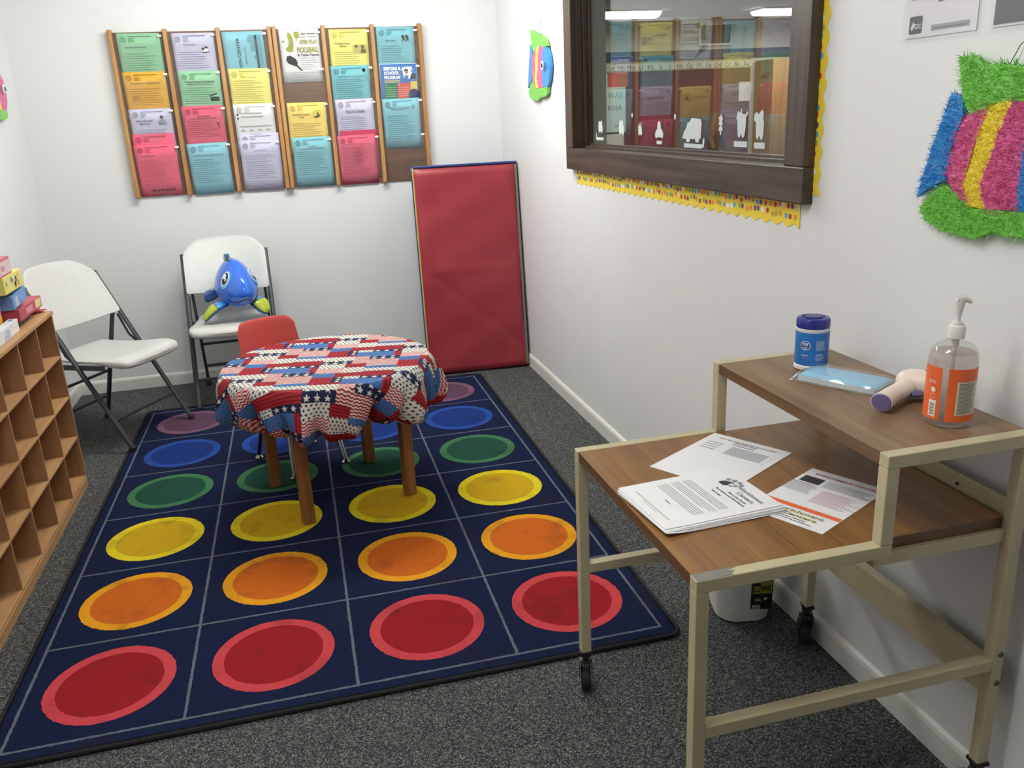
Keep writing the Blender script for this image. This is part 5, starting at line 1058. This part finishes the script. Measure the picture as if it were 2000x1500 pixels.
cling('largest white cling, a sloped house-like shape', -2.460, 1.388, [(-0.085, -0.040), (-0.052, -0.042), (-0.045, -0.056), (-0.022, -0.056), (-0.016, -0.042), (0.028, -0.042), (0.034, -0.056), (0.056, -0.056), (0.062, -0.042), (0.075, -0.038), (0.080, 0.030), (0.070, 0.042), (-0.005, 0.046), (-0.022, 0.030), (-0.040, 0.026), (-0.050, 0.005), (-0.070, -0.012)])
cling('small segmented white cling hanging like a string of beads', -2.664, 1.407, [(-0.004, -0.046), (0.006, -0.046), (0.004, -0.034), (0.014, -0.028), (0.012, -0.014), (0.002, -0.010), (0.016, -0.004), (0.010, 0.008), (0.016, 0.020), (0.006, 0.028), (0.0, 0.038), (-0.006, 0.028), (-0.016, 0.022), (-0.010, 0.008), (-0.016, -0.004), (-0.002, -0.010), (-0.012, -0.016), (-0.014, -0.028), (-0.003, -0.034)])
cling('spiky topped white cling, left of the pair at the right', -2.795, 1.407, [(-0.026, -0.020), (-0.022, -0.048), (-0.014, -0.056), (-0.004, -0.048), (0.0, -0.036), (0.006, -0.052), (0.016, -0.056), (0.024, -0.044), (0.030, -0.010), (0.032, 0.024), (0.044, 0.036), (0.036, 0.046), (0.028, 0.032), (0.004, 0.036), (-0.002, 0.056), (-0.008, 0.038), (-0.026, 0.046), (-0.036, 0.016), (-0.028, 0.014)])
cling('round eared white cling, rightmost on the glass', -2.901, 1.403, [(-0.022, -0.010), (-0.020, -0.044), (-0.012, -0.056), (-0.004, -0.046), (0.004, -0.040), (0.010, -0.054), (0.020, -0.054), (0.026, -0.040), (0.028, 0.012), (0.022, 0.020), (0.024, 0.044), (0.014, 0.054), (0.0, 0.044), (-0.006, 0.036), (-0.020, 0.046), (-0.034, 0.038), (-0.036, 0.016), (-0.022, 0.008)])
cling('tiny oval cling between the second figure and the narrow one', -1.926, 1.438, ell(0.007, 0.012)); cling('tiny oval cling above and right of the bell shape', -2.323, 1.429, ell(0.008, 0.013))
cling('corner shaped white strip under the leftmost cling', -1.556, 1.345, [(-0.055, 0.028), (-0.055, -0.005), (-0.045, -0.012), (0.050, -0.012), (0.050, 0.004), (-0.045, 0.004), (-0.048, 0.028)])
cling('short white strip under the bell shaped cling', -2.190, 1.338, [(-0.026, -0.008), (0.026, -0.008), (0.026, 0.008), (-0.026, 0.008)])
cling('hooked white strip under the largest cling', -2.475, 1.334, [(-0.085, -0.010), (0.060, -0.012), (0.085, -0.006), (0.090, 0.030), (0.078, 0.030), (0.074, 0.006), (-0.085, 0.008)])
cling('white label strip under the spiky topped cling', -2.793, 1.345, [(-0.045, -0.011), (0.045, -0.011), (0.045, 0.011), (-0.045, 0.011)])
cling('white label strip under the round eared cling', -2.905, 1.343, [(-0.034, -0.011), (0.034, -0.011), (0.034, 0.011), (-0.034, 0.011)])
# ================================================================ TINSEL FISH
def tinsel(mb, poly, spacing, depth, length, seed, wd=0.0010):
    r2 = np.random.default_rng(seed); P_ = np.array(poly); lo, hi = P_.min(0), P_.max(0)
    n = int((hi[0] - lo[0]) * (hi[1] - lo[1]) / spacing ** 2)
    pts = lo + (hi - lo) * r2.random((n, 2)); ins = np.zeros(n, bool); j = len(P_) - 1
    for i in range(len(P_)):
        a, b2 = P_[i], P_[j]; cond = ((a[1] > pts[:, 1]) != (b2[1] > pts[:, 1])) & (pts[:, 0] < (b2[0] - a[0]) * (pts[:, 1] - a[1]) / (b2[1] - a[1] + 1e-12) + a[0]); ins ^= cond; j = i
    pts = pts[ins]
    for u, v in pts:
        d = Vector((r2.normal(0, 0.75), r2.normal(0, 0.75), abs(r2.normal(0.55, 0.45)) + 0.1)).normalized() * length * r2.uniform(0.7, 1.15)
        s = Vector((r2.normal(), r2.normal(), r2.normal())).cross(d).normalized() * wd; b0_ = Vector((u, v, depth * 0.6)); tw = s * 0.5
        mb.add([b0_ - s, b0_ + s, b0_ + d * 0.6 + tw, b0_ + d, b0_ + d * 0.6 - tw], [(0, 1, 2, 3, 4)], 0)
def tin_mat(c):
    m, nt, b = new_mat('tinsel_' + c); b.inputs['Base Color'].default_value = lin(c); b.inputs['Roughness'].default_value = 0.28; b.inputs['Specular IOR Level'].default_value = 0.8
    oi = noise(nt, coords(nt), 260, 1); d = tuple(x * 0.82 for x in lin(c)[:3]) + (1,); nt.links.new(ramp(nt, oi, [(0.4, d), (0.6, lin(c))]), b.inputs['Base Color']); return m
TG, TB_, TP, TY = tin_mat('7cd04c'), tin_mat('2f97e0'), tin_mat('e2609c'), tin_mat('fbe53a')
fishparts = [('tail_fin', TB_, [(0.0, 0.066), (0.016, 0.12), (0.034, 0.177), (0.07, 0.273), (0.102, 0.262), (0.106, 0.231), (0.087, 0.158), (0.075, 0.106), (0.03, 0.085)]),
    ('top_fin', TG, [(0.079, 0.339), (0.113, 0.34), (0.147, 0.322), (0.202, 0.319), (0.262, 0.306), (0.33, 0.280), (0.365, 0.245), (0.31, 0.244), (0.26, 0.252), (0.213, 0.256), (0.166, 0.245), (0.123, 0.232), (0.100, 0.262)]),
    ('bottom_fin', TG, [(0.013, 0.045), (0.045, 0.080), (0.08, 0.096), (0.12, 0.078), (0.160, 0.056), (0.22, 0.058), (0.28, 0.060), (0.35, 0.058), (0.345, 0.03), (0.30, 0.016), (0.235, 0.012), (0.216, 0.018), (0.173, -0.001), (0.082, 0.005), (0.03, 0.022)]),
    ('pink_stripe', TP, [(0.166, 0.245), (0.117, 0.231), (0.095, 0.200), (0.083, 0.165), (0.081, 0.118), (0.100, 0.088), (0.150, 0.060), (0.128, 0.100), (0.140, 0.165), (0.172, 0.25)]),
    ('yellow_stripe', TY, [(0.172, 0.249), (0.150, 0.190), (0.143, 0.150), (0.128, 0.100), (0.150, 0.060), (0.190, 0.057), (0.170, 0.104), (0.190, 0.160), (0.200, 0.200), (0.224, 0.257)]),
    ('pink_stripe', TP, [(0.224, 0.257), (0.200, 0.200), (0.190, 0.160), (0.170, 0.104), (0.190, 0.057), (0.270, 0.062), (0.262, 0.10), (0.262, 0.17), (0.275, 0.215), (0.298, 0.246)]),
    ('head', TB_, [(0.298, 0.246), (0.275, 0.215), (0.262, 0.17), (0.262, 0.10), (0.270, 0.062), (0.345, 0.058), (0.385, 0.095), (0.405, 0.150), (0.392, 0.20), (0.355, 0.240)])]
def tinsel_fish(label, loc, rot, dens, length, alt=False):
    t = thing('tinsel_fish', label, 'wall decoration', loc, rot=rot, group='tinsel fish hung on the walls')
    for i, (nm, mt, poly) in enumerate(fishparts):
        if alt: nm, mt = {5: ('yellow_stripe', TY), 6: ('pink_stripe', TP)}.get(i, (nm, mt))
        mb = MB(); th = 0.016
        mb.prism(poly, 0.002, th, 0)
        tinsel(mb, poly, dens, th, length, 40 + i); mb.build(nm, mt, t)
    m = MB(); m.lathe([(0, 0), (0.021, 0), (0.021, 0.003), (0, 0.004)], 24, T=TR((0.322, 0.160, 0.030))); m.build('eye_white', M('f0f2f2', 0.4), t)
    m = MB(); m.lathe([(0, 0), (0.011, 0), (0.011, 0.002), (0, 0.003)], 20, T=TR((0.326, 0.159, 0.034))); m.build('pupil', M('191c1e', 0.3), t)
    m = MB(); m.tube([(0.195, 0.31, 0.010), (0.215, 0.350, 0.006), (0.240, 0.370, 0.004), (0.262, 0.352, 0.006), (0.268, 0.305, 0.010)], 0.0009, 6); m.build('hanging_wire', M('2c4a3c', 0.5), t)
    return t
# right wall: local x (toward head) -> -Y, local y -> +Z, local z -> -X
RW_ = Matrix(((0, 0, -1), (-1, 0, 0), (0, 1, 0))).to_euler(); LW_ = Matrix(((0, 0, 1), (1, 0, 0), (0, 1, 0))).to_euler()
tinsel_fish('large fuzzy tinsel fish beside the posters at the right edge', (-0.004, -3.687, 1.194), RW_, 0.0022, 0.019)
tinsel_fish('tinsel fish hanging on the right wall between corner and window', (-0.004, -0.700, 1.523), RW_, 0.0036, 0.013)
tinsel_fish('tinsel fish on the left wall cut by the left edge of the picture', (XL + 0.004, -0.655, 1.535), LW_, 0.0046, 0.014, True)
# ================================================================ POSTERS
def wposter(label, y0, z0, w_, h_, draw, mats, rz=0.0):
    t = thing('poster', label, 'poster', (-0.001, y0, z0), rot=Matrix(((0, 0, -1), (-1, 0, 0), (0, 1, 0))).to_euler(), group='notices in plastic sleeves on the right wall')
    MB().box((0.008, 0.008, 0.0008), (w_ - 0.008, h_ - 0.008, 0.0016)).build('sheet', M('e6e4ea', 0.6), t)
    MB().grid(lambda u, v: (u * w_, v * h_, 0.0034 + 0.001 * math.sin(PI * u)), 6, 6).build('sleeve', film('poster_sleeve', (0.97, 0.97, 0.98, 1), 0.06, 0.06, haze=0.10), t, smooth=True)
    m_ = MB(); draw(m_); m_.build('print', mats, t); return t
def pA(m_):
    z = 0.0022
    m_.prism(rrect(0.020, 0.016, 0.058, 0.050, 0.004, 3), z, z + 0.0002, 0); text(m_, 'CDC', 0.046, 0.026, 0.009, 0.020, z + 0.0006, 1, 0.03); ngon(m_, [(0.025, 0.028), (0.032, 0.040), (0.038, 0.034), (0.030, 0.022)], z + 0.0006, 1)
    qd(m_, 0.085, 0.018, 0.190, 0.029, z, 2); text(m_, 'For more information: www.cdc.gov', 0.138, 0.0205, 0.004, 0.09, z + 0.0005, 0)
    for i, s in enumerate(('ongoing spread of illness.', 'have recently been in an area with', 'have fever or cough or live in', 'contact with a person known to', 'symptoms, and have been in')): text(m_, s, 0.046, 0.082 + i * 0.012, 0.0062, 0.064 if i else 0.052, z, 0, 0.02)
    ngon(m_, [(0.100, 0.070), (0.19, 0.078), (0.19, 0.118), (0.105, 0.118), (0.108, 0.10), (0.098, 0.10)], z, 3); ngon(m_, [(0.125, 0.073), (0.15, 0.075), (0.145, 0.118), (0.128, 0.118)], z + 0.0004, 0)
    text(m_, 'CS 315252-A', 0.034, 0.009, 0.0026, 0.02, z, 2)
def pB(m_):
    z = 0.0022; qd(m_, 0.012, 0.012, 0.20, 0.062, z, 0)
    for i in range(3): qd(m_, 0.05 + i * 0.03, 0.11, 0.065 + i * 0.03, 0.13, z, 3)
    text(m_, 'STOP THE SPREAD', 0.11, 0.14, 0.012, 0.15, z, 0)
wposter('health notice with a badge logo in a plastic sleeve, left of the two', -3.575, 1.572, 0.216, 0.279, pA, [M('3c3c42', 0.7), M('dcdce2', 0.7), M('a0a0a6', 0.7), M('77777c', 0.7)])
wposter('notice with a dark band in a plastic sleeve at the top right corner', -3.813, 1.572, 0.216, 0.279, pB, [M('44444c', 0.7), M('dcdce2', 0.7), M('a0a0a6', 0.7), M('88888c', 0.7)])
